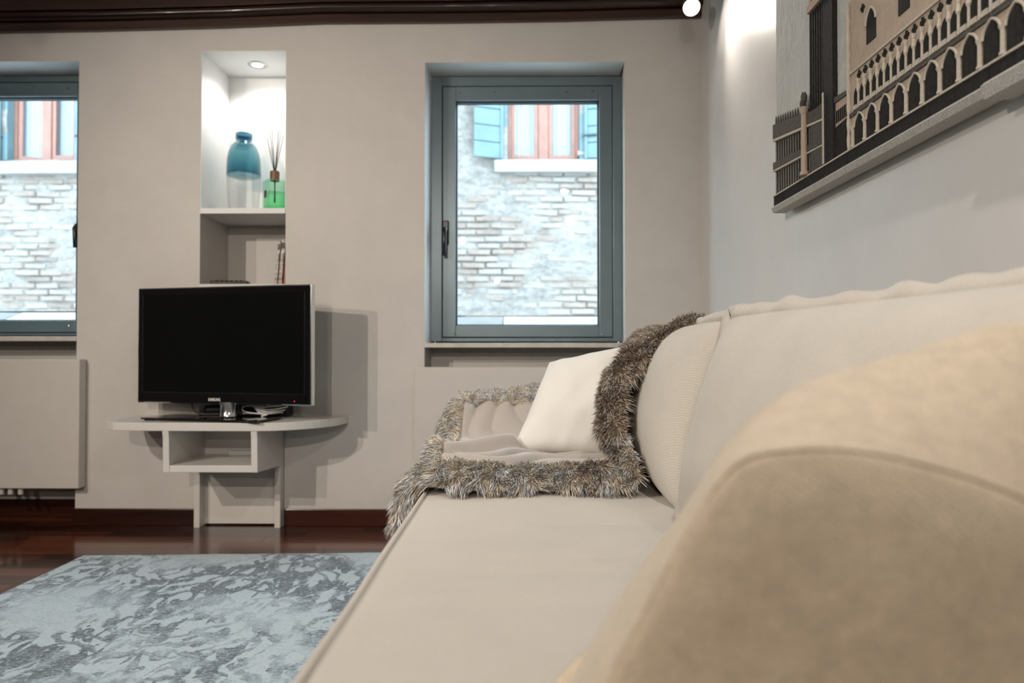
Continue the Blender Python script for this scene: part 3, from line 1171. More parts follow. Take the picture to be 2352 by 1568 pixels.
r4 = [g2 + (p - g2) * .5 + Vector((.0, .085, 0)) for p in r2]
rings = [catmull(r, 8, True) for r in (r01, r02, r05, r1, r15, r2, r3, r4)]
dense = []
for k in range(len(rings[0])):
    fr_ = catmull([r[k] for r in rings[:4]], 6)
    dense.append(fr_[:-1] + catmull([r[k] for r in rings[3:]], 6))
n1, n2 = len(dense), len(dense[0])
sh = SH + .006
vs = []
for i in range(n1):
    for j in range(n2):
        q = dense[i][j]
        q = q + Vector((1, 1, 1)) * .003 * noise.noise(q * 14)
        vs.append((q.x, q.y, max(q.z, sh + .002 * (j % 2))))
fs = [(i * n2 + j, i * n2 + j + 1, ((i + 1) % n1) * n2 + j + 1, ((i + 1) % n1) * n2 + j) for i in range(n1) for j in range(n2 - 1)]
fs.append(tuple(i * n2 for i in range(n1)))
fs.append(tuple(i * n2 + n2 - 1 for i in range(n1)))
fp = tag(empty('throw_pillow', (g1.x, .52, SH)), 'large blurred beige pillow filling the lower right foreground', 'pillow')
MB().add(vs, fs).build('cover', 'throw_pillow_linen', fp, smooth=True)
MB().tube([Vector((p.x, p.y, max(p.z, sh + .004))) for p in [g1 + (q_ - g1) * 1.003 for q_ in rings[3]]], .0018, 8, closed=True).build('piping', 'throw_pillow_linen', fp, smooth=True)

# ------------------------------------------------------------------ fur throw
bl = tag(empty('fur_throw', (.0, 1.9, SH)), 'taupe throw blanket with banded brown and grey fur border', 'blanket')
path = catmull([Vector(p) for p in ((.56, .05, 0), (.50, -.045, 0), (.415, -.050, 0), (.335, .005, 0), (.266, .08, 0), (.243, .17, 0), (.262, .25, 0), (.245, .292, 0), (.15, .302, 0), (.0, .303, 0), (-.14, .303, 0), (-.212, .306, 0), (-.242, .335, 0), (-.256, .40, 0))], 24)
cum = [0]
for a, b in zip(path, path[1:]):
    cum.append(cum[-1] + (b - a).length)


def along(v):
    s = v * cum[-1]
    k = np.searchsorted(cum, s)
    k = min(max(int(k), 1), len(path) - 1)
    t = (s - cum[k - 1]) / max(1e-9, cum[k] - cum[k - 1])
    return path[k - 1].lerp(path[k], t)


FOLDS = [  # (x0,y0,x1,y1,height,width) ridges of loose cloth on the seat
    (-.19, 1.80, -.08, 1.95, .060, .035), (-.08, 1.95, .00, 1.97, .045, .030), (.02, 1.93, .16, 1.90, .028, .022),
    (-.10, 1.74, .10, 1.84, .036, .020), (.02, 1.68, .12, 1.80, .052, .020), (.12, 1.80, .24, 1.74, .055, .024),
    (-.18, 1.71, -.02, 1.75, .024, .016), (.13, 1.70, .25, 1.66, .040, .020), (-.02, 2.36, .03, 2.08, .045, .022),
    (-.10, 2.34, -.04, 2.10, .035, .022), (-.16, 2.20, -.06, 2.02, .03, .022), (-.06, 1.86, .06, 1.90, .03, .018)]
NU, NV = 170, 260
Lz0, Lz1 = 1.515, 2.66
pos = np.zeros((NU, NV, 3))
uu = np.linspace(0, 1, NU)
vv = np.linspace(0, 1, NV)
for j, v in enumerate(vv):
    p = along(v)
    for i, u in enumerate(uu):
        x, h = p.x, p.y
        up = smoothstep(.30, .08, h) if x > .2 else 0
        z0 = Lz0 + .15 * up + .012 * math.sin(v * 23) + .02 * noise.noise(Vector((v * 6, 1, 2)))
        if x < -.1:
            z0 += .05 * smoothstep(-.1, -.25, x)
        z1 = Lz1 + .02 * noise.noise(Vector((v * 5, 4, 2)))
        y = z0 + (z1 - z0) * u
        seatw = smoothstep(.27, .22, x)
        # rises over the far arm
        rise = smoothstep(2.27, 2.46, y) * seatw
        h -= rise * (.105 + .12 * max(0, x + .15)) * (1 if x > -.2 else .9)
        if x > .2:
            x += .06 * smoothstep(1.9, 2.4, y)
        dn = 0
        if seatw > 0 and x > -.24:
            q = Vector((x, y, 0))
            w1 = 1.1 * noise.noise(Vector((x * 5, y * 5, 1)))
            p1 = (y * 1.0 - x * .50) / .088 + w1
            p2 = x / .105 + y * 2.0 + 1.1 * noise.noise(Vector((x * 6, y * 6, 9)))
            arm = smoothstep(2.10, 2.28, y)
            amp = .55 + .75 * noise.noise(Vector((x * 3.1, y * 3.7, 4)))
            f1 = abs(math.sin(math.pi * p1)) ** .8 * .056 * max(.2, amp)
            f2 = abs(math.sin(math.pi * p2)) ** .8 * .026 * max(.15, amp)
            dn = (f1 * (1 - arm) + f2 * arm) * smoothstep(.10, .22, y - z0)
            a, b = Vector((-.20, 1.80, 0)), Vector((-.03, 1.97, 0))
            ab = b - a
            t = min(1, max(0, (q - a).dot(ab) / ab.dot(ab)))
            dn = max(dn, .062 * math.exp(-((q - a - ab * t).length / .04) ** 2))
            dn *= seatw * smoothstep(-.24, -.2, x)
        wr_ = .006 * noise.noise(Vector((x * 9, y * 7, 5))) + .004
        # fur border rolls up a little along the three edges
        nb = min((y - z0), .17)
        rollA = math.sin(math.pi * min(1, max(0, nb / .16))) * (.028 + .006 * up - .016 * smoothstep(.06, -.04, h))
        rollA += .010 * noise.noise(Vector((v * 26, u * 8, 3))) * (1 if nb < .16 else 0)
        fb = (1 - v) * 0 + (1 - v)
        edgeF = cum[-1] * (1 - v)
        rollB = math.sin(math.pi * min(1, max(0, edgeF / .12))) * .016 if edgeF < .12 else 0
        farb = z1 - y
        rollC = math.sin(math.pi * min(1, max(0, farb / .2))) * .018 if farb < .2 else 0
        off = dn + abs(wr_) + max(rollA, rollB, rollC) + .004
        # approximate normal of the carrier profile
        k = .004
        pa, pb = along(max(0, v - k)), along(min(1, v + k))
        tx, th = pb.x - pa.x, -(pb.y - pa.y)
        L_ = math.hypot(tx, th)
        nx, nz = th / L_, -tx / L_
        if i < 1:
            off = min(off, .004)
        pos[i, j] = (x + nx * off, y, CAMH - h + nz * off)
grid_n = np.zeros_like(pos)
du = np.gradient(pos, axis=0)
dv_ = np.gradient(pos, axis=1)
grid_n = np.cross(dv_, du)
grid_n /= np.linalg.norm(grid_n, axis=2, keepdims=True) + 1e-9
if grid_n[NU // 2, int(NV * .75), 2] < 0:
    grid_n = -grid_n
edgeF = cum[-1] * (1 - vv)[None, :] * np.ones((NU, 1))
nearD = pos[:, :, 1] - pos[:1, :, 1]
farD = pos[-1:, :, 1] - pos[:, :, 1]
fw = .145 + .015 * np.sin(vv * 40)[None, :]
fur_mask = (nearD < fw) | (edgeF < .13) | (farD < .24)
lin, trim = MB(), MB()
P = [tuple(p) for p in pos.reshape(-1, 3)]
fl, ft = [], []
for i in range(NU - 1):
    for j in range(NV - 1):
        q = (i * NV + j, i * NV + j + 1, (i + 1) * NV + j + 1, (i + 1) * NV + j)
        (ft if fur_mask[i, j] else fl).append(q)


def compact(P, fs):
    idx = {}
    vs, out = [], []
    for f in fs:
        g = []
        for k in f:
            if k not in idx:
                idx[k] = len(vs)
                vs.append(P[k])
            g.append(idx[k])
        out.append(tuple(g))
    return MB().add(vs, out)


o = compact(P, fl).build('lining', 'blanket_lining', bl, smooth=True)
s_ = o.modifiers.new('thick', 'SOLIDIFY')
s_.thickness = .004
o = compact(P, ft).build('fur_border', 'fur_backing', bl, smooth=True)
s_ = o.modifiers.new('thick', 'SOLIDIFY')
s_.thickness = .005

# strands
ii, jj = np.where(fur_mask[:-1, :-1])
areas = np.linalg.norm(np.cross(pos[ii + 1, jj] - pos[ii, jj], pos[ii, jj + 1] - pos[ii, jj]), axis=1)
NS = 105000
pick = rng.choice(len(ii), NS, p=areas / areas.sum())
a, b = rng.random(NS), rng.random(NS)
i0, j0 = ii[pick], jj[pick]
root = (pos[i0, j0] * ((1 - a) * (1 - b))[:, None] + pos[i0 + 1, j0] * (a * (1 - b))[:, None] + pos[i0, j0 + 1] * ((1 - a) * b)[:, None] + pos[i0 + 1, j0 + 1] * (a * b)[:, None])
nn = grid_n[i0, j0]
# comb direction: outwards over the nearest edge
near = nearD[i0, j0]
far = farD[i0, j0]
ef = edgeF[i0, j0]
tdu = du[i0, j0] / (np.linalg.norm(du[i0, j0], axis=1, keepdims=True) + 1e-9)
tdv = dv_[i0, j0] / (np.linalg.norm(dv_[i0, j0], axis=1, keepdims=True) + 1e-9)
comb = np.where((near < .12)[:, None], -tdu, 0) + np.where((ef < .13)[:, None], tdv, 0) + np.where((far < .24)[:, None], tdu * .3 + tdv * .6, 0)
cl_n = np.array([[noise.noise(Vector(p * 38)), noise.noise(Vector(p * 38 + 11)), noise.noise(Vector(p * 38 - 7))] for p in root])
big_n = np.array([noise.noise(Vector(p * 11 + 3)) for p in root])
dirv = nn * .55 + comb * .55 + cl_n * .70 + rng.normal(0, .13, (NS, 3))
dirv /= np.linalg.norm(dirv, axis=1, keepdims=True)
ln = .020 + .013 * rng.random(NS) + .006 * big_n
grav = np.array([0, 0, -1.0])
SEG = 4
pts = [root - nn * .001]
for k in range(1, SEG + 1):
    t = k / SEG
    pts.append(root + dirv * (ln * t)[:, None] + (comb * .25 + grav * .30) * (ln * t * t)[:, None] + cl_n * (ln * .25 * t * t)[:, None])
side = np.cross(dirv, rng.normal(0, 1, (NS, 3)))
side /= np.linalg.norm(side, axis=1, keepdims=True)
wid = [.0007, .0008, .0008, .0006, .0]
verts, cols = [], []
tone = np.clip(.5 + .5 * big_n + rng.normal(0, .18, NS), 0, 1)
# colour along one hair: pale root, brown, cream band, black tip
cream = np.array([.88, .79, .65])
brown = np.array([.36, .245, .155])
grey = np.array([.88, .88, .87])
black = np.array([.018, .015, .014])
ph = rng.random(NS)
# browner where the throw climbs the cushion, greyer along the seat
brownness = np.clip((root[:, 2] - SH) / .12, 0, 1) * (root[:, 0] > .1) * .50 + .14 + big_n * .45 + rng.normal(0, .12, NS)
bw = (brownness > .5)[:, None]
tipk = (ph < .30)[:, None]
midk = ((ph > .22) & (ph < .50))[:, None]
light = np.where(bw, brown * 1.5, np.where((cl_n[:, 1] > 0)[:, None], cream, grey))
band = [np.where(bw, brown * .9, cream * .55),
        np.where(bw, brown, cream * .75),
        np.where(midk & bw, black, light),
        np.where(tipk, black, np.where(midk, black * 3, np.where(bw, cream * .8, light))),
        np.where(tipk, grey * .6, np.where(ph[:, None] > .8, black, light))]
for k in range(SEG + 1):
    if k < SEG:
        verts.append(pts[k] - side * wid[k])
        verts.append(pts[k] + side * wid[k])
        cols += [band[k], band[k]]
    else:
        verts.append(pts[k])
        cols.append(band[k])
nvps = 2 * SEG + 1
VV = np.stack(verts, axis=1).reshape(-1, 3) - np.array(bl.location)
CC = np.stack(cols, axis=1).reshape(-1, 3)
basei = (np.arange(NS) * nvps)[:, None]
quads = np.concatenate([basei + np.array([2 * k, 2 * k + 1, 2 * k + 3, 2 * k + 2]) for k in range(SEG - 1)], axis=0)
tris = basei + np.array([2 * SEG - 2, 2 * SEG - 1, 2 * SEG])
me = bpy.data.meshes.new('fur')
me.vertices.add(len(VV))
me.vertices.foreach_set('co', VV.astype(np.float32).ravel())
loops = np.concatenate([quads.ravel(), tris.ravel()])
starts = np.concatenate([np.arange(len(quads)) * 4, len(quads) * 4 + np.arange(len(tris)) * 3])
me.loops.add(len(loops))
me.loops.foreach_set('vertex_index', loops.astype(np.int32))
me.polygons.add(len(starts))
me.polygons.foreach_set('loop_start', starts.astype(np.int32))
me.update(calc_edges=True)
ca = me.color_attributes.new('Col', 'FLOAT_COLOR', 'POINT')
ca.data.foreach_set('color', np.concatenate([CC, np.ones((len(CC), 1))], axis=1).astype(np.float32).ravel())
me.materials.append(MATS['fur_strands'])
fo = bpy.data.objects.new('fur', me)
C.objects.link(fo)
fo.parent = bl
fo['kind'] = 'stuff'

# ------------------------------------------------------------------ relief panels on the right wall
XA = .785
art = tag(empty('wall_relief', (XR, 1.4, CAMH + .424)), 'triptych wall relief of a campanile and an arcaded palace', 'wall art')
A0 = atX(1784, 475, XA).y


def E(h):
    return CAMH + h


def slab(y0, y1, h0, h1, x, name, mat, parent=art, depth=None, bevel=0):
    d = depth if depth else .006
    return B(x - d, x, min(y0, y1), max(y0, y1), E(h0), E(h1)).build(name, mat, parent, bevel=bevel)


def quad(pts, x, name, mat, depth=.006, parent=art):
    """pts (y, h) polygon in the wall plane, extruded towards the room"""
    return MB().prism([(p[0], E(p[1])) for p in pts], x - depth, x, 'X').build(name, mat, parent)


J = [A0, 1.655, 1.155, .655]
for i in range(3):
    B(XA, XR - .012, J[i + 1] + .001, J[i] - .001, E(.444), E(1.12)).build('panel', 'art_sky' if True else '', art, bevel=.002)
    dp = .0 if i < 2 else .008
    MB().prism([(XA - .012 - dp, E(.4445)), (XA - .016 - dp, E(.436)), (XA - .008 - dp, E(.424 - dp)), (XR - .03, E(.424 - dp)), (XR - .03, E(.4445))][::-1], J[i + 1] + .001, J[i] - .001, 'Y') if False else None
    pr_ = [(XA - .010 - dp, .4445), (XA - .017 - dp, .438), (XA - .011 - dp, .424 - dp), (XR - .012, .424 - dp), (XR - .012, .4445)]
    n = len(pr_)
    vs = [(x, yy, E(h)) for yy in (J[i + 1] + .001, J[i] - .001) for x, h in pr_]
    MB().add(vs, [tuple(range(n)), tuple(range(2 * n - 1, n - 1, -1))] + [(k, (k + 1) % n, n + (k + 1) % n, n + k) for k in range(n)]).build('border_strip', 'grey_strip', art)
    slab(J[i] - .001, J[i + 1] + .001, .4445, .473, XA, 'plaza_band', 'art_dark', depth=.009)
    slab(J[i] - .001, J[i + 1] + .001, .473, .477, XA, 'kerb_line', 'art_light', depth=.012)
# palace body on the second and third panels
for i in (1, 2):
    slab(J[i] - .002, J[i + 1] + .002, .477, .83, XA, 'palace_front', 'art_beige', depth=.005)
    slab(J[i] - .002, J[i + 1] + .002, .551, .560, XA, 'string_course', 'art_mid', depth=.009)
    slab(J[i] - .002, J[i + 1] + .002, .652, .657, XA, 'string_course', 'art_light', depth=.009)
XP = XA - .005


def arch_poly(w_, h0, hs, pointed, n=10):
    pts = [(-w_ / 2, h0), (w_ / 2, h0)]
    rr = w_ / 2
    if pointed:
        R2 = w_ * 1.0
        for k in range(n + 1):
            a = math.radians(60) * k / n
            pts.append((-w_ / 2 + R2 * math.cos(a), hs + R2 * math.sin(a) * pointed))
        for k in range(n - 1, -1, -1):
            a = math.radians(60) * k / n
            pts.append((w_ / 2 - R2 * math.cos(a), hs + R2 * math.sin(a) * pointed))
    else:
        for k in range(n * 2 + 1):
            a = math.pi * k / (n * 2)
            pts.append((rr * math.cos(a), hs + rr * 1.15 * math.sin(a)))
    return pts


def mk(poly, depth):
    m = MB().prism(poly, -depth, 0, 'X')
    return m


def inst(mesh, name, y, h, x=XP):
    o = bpy.data.objects.new(name, mesh)
    C.objects.link(o)
    o.parent = art
    o.location = (x - XR, y - 1.4, E(h) - (CAMH + .424))
    return o


def mesh_of(m, name, mat):
    me = bpy.data.meshes.new(name)
    me.from_pydata(m.v, [], m.f)
    me.materials.append(MATS[mat])
    bm = bmesh.new()
    bm.from_mesh(me)
    bmesh.ops.recalc_face_normals(bm, faces=bm.faces)
    bm.to_mesh(me)
    bm.free()
    return me


SPC = .0562
arch_me = mesh_of(mk(arch_poly(.043, 0, .044, .75), .002), 'arcade_opening', 'art_dark')
trim_pts = arch_poly(.0445, 0.03, .044, .75)[2:]
trim_me = mesh_of(MB().tube([(0, p[0], p[1]) for p in trim_pts], .0026, 6), 'arch_moulding', 'art_light')
col_me = mesh_of(MB().tube([(0, 0, 0), (0, 0, .004), (0, 0, .006), (0, 0, .040), (0, 0, .048)], [.006, .006, .0042, .0038, .007], 8), 'column', 'art_light')
lo_me = mesh_of(mk(arch_poly(.0205, 0, .034, .95), .002), 'loggia_opening', 'art_dark')
lc_me = mesh_of(MB().tube([(0, 0, 0), (0, 0, .036), (0, 0, .042), (0, 0, .056), (0, 0, .066)], [.0028, .0024, .0048, .0032, .0062], 7), 'loggia_column', 'art_light')
q = MB()
for (dy, dz) in ((.0054, 0), (-.0054, 0), (0, .0060), (0, -.0060)):
    q.prism([(dy + .0038 * math.cos(a), dz + .0042 * math.sin(a)) for a in [2 * math.pi * k / 10 for k in range(10)]], -.0022, 0, 'X')
qf_me = mesh_of(q, 'quatrefoil', 'art_dark')
bal_me = mesh_of(MB().box(-.006, 0, -.0085, .0085, 0, .010), 'balustrade', 'art_light')
for k in range(17):
    yc = 1.601 - SPC * k
    if yc < .69:
        break
    inst(arch_me, 'arcade_opening', yc, .478)
    inst(trim_me, 'arch_moulding', yc, .478, XP - .002)
    inst(col_me, 'column', yc + SPC / 2, .478, XP - .003)
    for dd in (0, .5):
        y2 = yc + SPC * (.25 - dd)
        inst(lo_me, 'loggia_opening', y2, .561)
        inst(lc_me, 'loggia_column', y2 - SPC / 4, .561, XP - .003)
        inst(bal_me, 'balustrade', y2, .561, XP)
        inst(qf_me, 'quatrefoil', y2 - SPC / 4, .638)
win_me = mesh_of(mk(arch_poly(.040, 0, .042, .9), .002), 'palace_window', 'art_dark')
win_tr = mesh_of(MB().tube([(0, p[0], p[1]) for p in arch_poly(.044, 0.005, .042, .9)[2:]], .0028, 6), 'window_moulding', 'art_light')
for k in range(7):
    y2 = 1.545 - .132 * k
    if y2 > .7:
        inst(win_me, 'palace_window', y2, .690)
        inst(win_tr, 'window_moulding', y2, .690, XP - .002)
        if k % 2 == 0:
            inst(qf_me, 'quatrefoil', y2 + .038, .782)
# palace edge: carved corner cord
MB().tube([(XP - .003, 1.648, E(.478 + .02 * k)) for k in range(18)], [.004 + .0015 * (k % 2) for k in range(18)], 7).build('corner_cord', 'art_light', art)
# campanile
slab(1.862, 1.775, .478, .905, XA, 'tower_face', 'art_mid', depth=.010)
slab(1.775, 1.722, .478, .905, XA, 'tower_side', 'art_dark', depth=.013)
for k in range(6):
    y2 = 1.857 - .0145 * k
    slab(y2, y2 - .007, .64, .90, XA - .010, 'tower_pilaster', 'art_dark', depth=.003)
slab(1.866, 1.718, .905, .925, XA, 'tower_cornice', 'art_beige', depth=.016)
for k in range(6):
    slab(1.862 - .025 * k, 1.850 - .025 * k, .925, .985, XA, 'belfry_pier', 'art_beige', depth=.012)
slab(1.866, 1.718, .985, 1.0, XA, 'tower_cornice', 'art_beige', depth=.016)
slab(1.779, 1.771, .478, .66, XA - .013, 'tower_edge', 'art_light', depth=.002)
# library with two balustraded storeys, in its own drawn perspective


def lib(y, t):      # t: height fraction; left end tall, right end low
    k = (A0 - y) / (A0 - 1.78)
    top, bot = .695 + (.628 - .695) * k, .478
    return bot + (top - bot) * t


def lib_strip(t0, t1, name, mat, depth, ya=A0 - .002, yb=1.78):
    quad([(ya, lib(ya, t0)), (yb, lib(yb, t0)), (yb, lib(yb, t1)), (ya, lib(ya, t1))], XA, name, mat, depth)


lib_strip(0, .84, 'library_wall', 'art_dark', .003, A0 - .002, 1.80)
lib_strip(.80, 1.0, 'library_cornice', 'art_mid', .0115)
lib_strip(.76, .795, 'library_rail', 'art_light', .012)
lib_strip(.36, .46, 'library_cornice', 'art_mid', .0115)
lib_strip(.33, .355, 'library_rail', 'art_light', .012)
for k in range(19):
    y2 = A0 - .010 - k * .0185
    if y2 < 1.785:
        break
    for t0, t1 in ((.02, .33), (.46, .76)):
        quad([(y2, lib(y2, t0)), (y2 - .0048, lib(y2, t0)), (y2 - .0048, lib(y2, t1)), (y2, lib(y2, t1))], XA - .003, 'library_column', 'art_column', .002)
    MB().tube([(XA - .004, y2, E(lib(y2, 1.0))), (XA - .004, y2, E(lib(y2, 1.0) + .018)), (XA - .004, y2, E(lib(y2, 1) + .026))], [.0028, .0022, .0008], 6).build('roof_statue', 'art_mid', art)
# low building between tower and palace
quad([(1.722, .478), (1.657, .478), (1.657, .558), (1.722, .553)], XA, 'porch_wall', 'art_dark', .007)
quad([(1.722, .553), (1.657, .558), (1.657, .612), (1.722, .616)], XA, 'porch_wall', 'art_beige', .006)
quad([(1.722, .614), (1.657, .612), (1.657, .622), (1.722, .628)], XA, 'porch_cornice', 'art_mid', .010)
for k in range(6):
    slab(1.716 - .0105 * k, 1.711 - .0105 * k, .562, .592, XA - .006, 'porch_opening', 'art_dark', depth=.002)
# free-standing column with a winged figure
yc = 1.888
MB().tube([(XA - .016, yc, E(.478)), (XA - .016, yc, E(.486)), (XA - .016, yc, E(.49)), (XA - .016, yc, E(.642)), (XA - .016, yc, E(.646)), (XA - .016, yc, E(.662))], [.012, .012, .0085, .0075, .009, .014], 12).build('monument_column', 'art_beige', art, smooth=False)
MB().tube([(XA - .016, yc + .012, E(.664)), (XA - .016, yc + .006, E(.676)), (XA - .016, yc - .002, E(.684)), (XA - .016, yc - .008, E(.692)), (XA - .016, yc - .006, E(.702))], [.006, .009, .0085, .006, .002], 8).build('column_figure', 'art_mid', art)
MB().tube([(XA - .016, yc + .004, E(.678)), (XA - .016, yc + .010, E(.695)), (XA - .016, yc + .008, E(.708))], [.004, .005, .001], 7).build('column_figure_wing', 'art_mid', art)

# ------------------------------------------------------------------ building across the alley
OB = 7.0
ob = tag(empty('opposite_building', (-1, OB, -3)), 'weathered brick building across the alley with teal shutters', 'building')
wins = []
for (x0, x1, yb) in ((1166, 1331, 368), (18, 172, 368)):
    a, b = at(x0, yb, OB), at(x1, yb, OB)
    wins.append((a.x, b.x, a.z, a.z + 1.02))


def in_win(x, z, mg=0.0):
    return any(a - mg < x < b + mg and c - mg < z < d + mg for a, b, c, d in wins)


gx = sorted(set(list(np.arange(-7, 4.01, .07)) + [q for a, b, c, d in wins for q in (a, b)]))
gz = sorted(set(list(np.arange(-3, 3.86, .07)) + [q for a, b, c, d in wins for q in (c, d)]))
P = []
for x in gx:
    for z in gz:
        dd = .038 * (noise.noise(Vector((x * 1.3, z * 1.3, 2))) + .6 * noise.noise(Vector((x * 4, z * 4, 7)))) + .012 * noise.noise(Vector((x * 11, z * 14, 4)))
        P.append((x, OB - dd - .004, z))
m = MB().grid(P, len(gx), len(gz))
nzg = len(gz) - 1
keep = []
for k, f in enumerate(m.f):
    i, j = divmod(k, nzg)
    if not in_win((gx[i] + gx[i + 1]) / 2, (gz[j] + gz[j + 1]) / 2):
        keep.append(f)
m.f = keep
m.build('mortar_face', 'old_render', ob, smooth=True, fix=False)
B(-7, 4, OB + .5, OB + .7, -3, 3.84).build('core_wall', 'dark_room', ob)
# bricks
brick_meshes = []
for k in range(7):
    L, Hh = .235, .054
    r = random.Random(k)
    j = lambda s: r.uniform(-s, s)
    back = [(-L / 2, .06, -Hh / 2), (L / 2, .06, -Hh / 2), (L / 2, .06, Hh / 2), (-L / 2, .06, Hh / 2)]
    mid = [(-L / 2 + j(.006), -.004, -Hh / 2 + j(.004)), (L / 2 + j(.006), -.004, -Hh / 2 + j(.004)), (L / 2 + j(.006), -.004, Hh / 2 + j(.004)), (-L / 2 + j(.006), -.004, Hh / 2 + j(.004))]
    fr = [(x * .9 + j(.008), -.018 + j(.006), z * .72 + j(.004)) for x, y, z in mid]
    vs = back + mid + fr
    fs = [(8, 9, 10, 11)[::-1]] + [(a, (a + 1) % 4, 4 + (a + 1) % 4, 4 + a) for a in range(4)] + [(4 + a, 4 + (a + 1) % 4, 8 + (a + 1) % 4, 8 + a) for a in range(4)]
    brick_meshes.append(mesh_of(MB().add(vs, fs), 'brick', 'weathered_brick'))
restb = []
nb = 0
glass_px = [(1047, 1376, 231, 725), (-10, 177, 222, 715)]
vis, hid = [], []
zz = -1.2
row = 0
while zz < 3.78:
    xx = -6.5 + (.123 if row % 2 else 0) + .03 * math.sin(row * 1.7)
    while xx < 3.2:
        x, z = xx + random.uniform(-.006, .006), zz + random.uniform(-.004, .004)
        xx += .247
        if in_win(x, z, .10) or random.random() < .05:
            continue
        px, py = project((x, OB, z))
        seen = any(a - 8 < px < b + 8 and c - 6 < py < d + 6 for a, b, c, d in glass_px)
        (vis if seen else hid).append((x, z))
    zz += .0665
    row += 1
vis = vis[:300] if len(vis) <= 300 else random.sample(vis, 300) if False else vis
if len(vis) > 300:
    vis.sort(key=lambda p: -project((p[0], OB, p[1]))[1])
    hid += vis[300:]
    vis = vis[:300]
for (x, z) in vis:
    o = bpy.data.objects.new('brick', random.choice(brick_meshes))
    C.objects.link(o)
    o.parent = ob
    o.location = (x + 1, random.uniform(-.004, .016), z + 3)
    o.rotation_euler = (0, random.uniform(-.02, .02), random.choice((0, math.pi)) * 0 + random.uniform(-.02, .02))
hm = MB()
for (x, z) in hid:
    me = random.choice(brick_meshes)
    hm.add([(v.co.x + x, v.co.y + OB, v.co.z + z) for v in me.vertices], [tuple(p.vertices) for p in me.polygons])
o = hm.build('remaining_bricks', 'weathered_brick', ob, fix=False)
o['kind'] = 'stuff'


def opp_window(x0, x1, z0, z1, ajar, sill_px):
    yy = OB + .10
    fw_ = .045
    # reveal
    m = MB()
    m.box(x0 - .05, x0, OB - .012, OB + .3, z0, z1)
    m.box(x1, x1 + .05, OB - .012, OB + .3, z0, z1)
    m.build('reveal', 'shutter_paint', ob)
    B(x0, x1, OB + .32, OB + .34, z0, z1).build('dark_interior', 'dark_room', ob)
    fr = frame_ring(x0, x1, z0, z1, .035, yy - .02, yy + .03).build('casement_frame', 'red_frame_paint', ob, bevel=.004)
    xc = (x0 + x1) / 2
    B(xc - .05, xc + .05, yy - .03, yy + .02, z0, z1).build('mullion', 'red_frame_paint', ob, bevel=.008)
    for k, (a, b) in enumerate(((x0 + .037, xc - .052), (xc + .052, x1 - .037))):
        p = empty('casement', (a, yy, z0))
        p.parent = ob
        p.location = (a + 1, yy - OB, z0 + 3)
        off = 0
        m = frame_ring(0, b - a, .035, z1 - z0 - .035, .038, -.016, .016)
        if ajar and k == 0:
            p.rotation_euler = (0, 0, math.radians(28))
        c_ = m.build('sash', 'red_frame_paint', p, local=True, bevel=.003)
        B(.036, b - a - .036, -.003, .003, .07, z1 - z0 - .07).build('glass', 'window_glass', p, local=True)
        cp = []
        for i in range(40):
            for j in range(2):
                cp.append((a + (b - a) * i / 39, OB + .20 + .014 * math.sin(i * 1.1 + k) + .006 * math.sin(i * 2.7), z0 + .02 + (z1 - z0 - .04) * j))
        MB().grid(cp, 40, 2).build('curtain', 'curtain_cloth', ob, smooth=True, fix=False)
    # plank shutters, folded back on the facade
    for side in (-1, 1):
        if side < 0:
            hx, a1 = x0 - .052, math.radians(180 + 22)
        else:
            hx, a1 = x1 + .052, math.radians(-14)
        p = empty('shutter', (hx, OB - .03, z0))
        p.parent = ob
        p.location = (hx + 1, -.03, z0 + 3)
        p.rotation_euler = (0, 0, a1)
        wd = .30
        z = .005
        hts = [.50, .17, .17, .17, .17, .2]
        hts = [.16, .165, .17, .165, .17, .165, .17, .165]
        for hgt in hts:
            if z + hgt > z1 - z0:
                break
            B(0, wd, -.014, .014, z, z + hgt - .008).build('board', 'shutter_paint', p, local=True, bevel=.003)
            z += hgt
        B(.0, .028, -.024, .024, 0, z).build('hinge_stile', 'shutter_paint', p, local=True)
        for hz in (.22, .95):
            B(-.02, .12, -.028, -.014, hz, hz + .022).build('hinge', 'black_plastic', p, local=True)
    sx0, sx1 = at(sill_px[0], 380, OB - .1).x, at(sill_px[1], 380, OB - .1).x
    B(sx0, sx1, OB - .10, OB + .12, at(0, 397, OB - .1).z, at(0, 370, OB - .1).z).build('stone_sill', 'outside_stone', ob, bevel=.006)


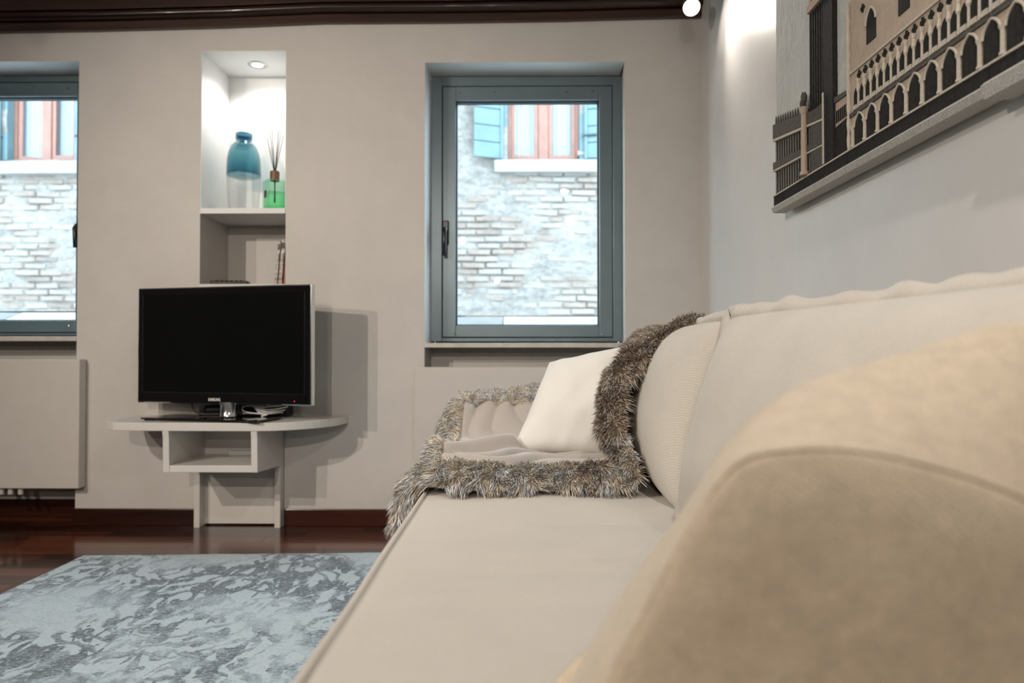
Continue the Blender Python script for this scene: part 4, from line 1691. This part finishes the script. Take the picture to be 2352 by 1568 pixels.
opp_window(*wins[0], False, (1136, 1371))
opp_window(*wins[1], True, (-30, 174))
B(-7.05, 4.05, OB - .14, OB + .75, 3.84, 3.95).build('coping', 'outside_stone', ob, bevel=.01)
struct(B(-9, 6, D + WT, OB + .5, -.75, -.55).build('alley_pavement', 'alley_paving'))  # unseen ground, set high and pale to bounce daylight into the window recesses

# ------------------------------------------------------------------ spotlights
def spot_fixture(loc, aim, watts, cone, col, label, z_mount, radius=.03, face='lamp_face', group='ceiling spotlights'):
    loc, aim = Vector(loc), Vector(aim)
    d = (aim - loc).normalized()
    e = tag(empty('spotlight', tuple(loc)), label, 'light', group)
    qt = d.to_track_quat('-Z', 'Y')
    mtx = qt.to_matrix()
    m = MB().lathe([(.012, .07), (.030, .065), (.034, .05), (.036, .0), (.033, .0), (.031, .006)], (0, 0, 0), 28, cap0=True)
    m.v = [tuple(mtx @ Vector(v)) for v in m.v]
    m.build('housing', 'brushed_steel', e, local=True)
    m = MB().lathe([(.0005, .005), (.031, .005)], (0, 0, 0), 28, cap0=True)
    m.v = [tuple(mtx @ Vector(v)) for v in m.v]
    m.build('lamp', face, e, local=True)
    MB().tube([mtx @ Vector((0, 0, .06)), Vector((mtx @ Vector((0, 0, .09)))), Vector((0, 0, z_mount - loc.z))], .006, 8).build('stem', 'brushed_steel', e, local=True)
    L = bpy.data.lights.new('spot_beam', 'SPOT')
    L.energy = watts
    L.color = col
    L.spot_size = math.radians(cone)
    L.spot_blend = .8
    L.shadow_soft_size = radius
    lo = bpy.data.objects.new('spot_beam', L)
    C.objects.link(lo)
    lo.location = loc + d * .002
    lo.rotation_euler = qt.to_euler()
    return e


spot_fixture((.704, 2.85, 2.205), (.50, 1.0, .55), 12, 110, LAMP_COOL, 'bright spotlight in the corner above the sofa', ZC, .025)
for k, (loc, aim, wt, cone, col) in enumerate(ROOM_SPOTS):
    spot_fixture(loc, aim, wt, cone, col, ['ceiling spotlight over the far left of the room', 'ceiling spotlight beside the far left one', 'ceiling spotlight behind the camera near the left', 'added ceiling spotlight brightening the sofa seat', 'ceiling spotlight right above the sofa', 'low spotlight behind the camera'][k], ZC, .03)
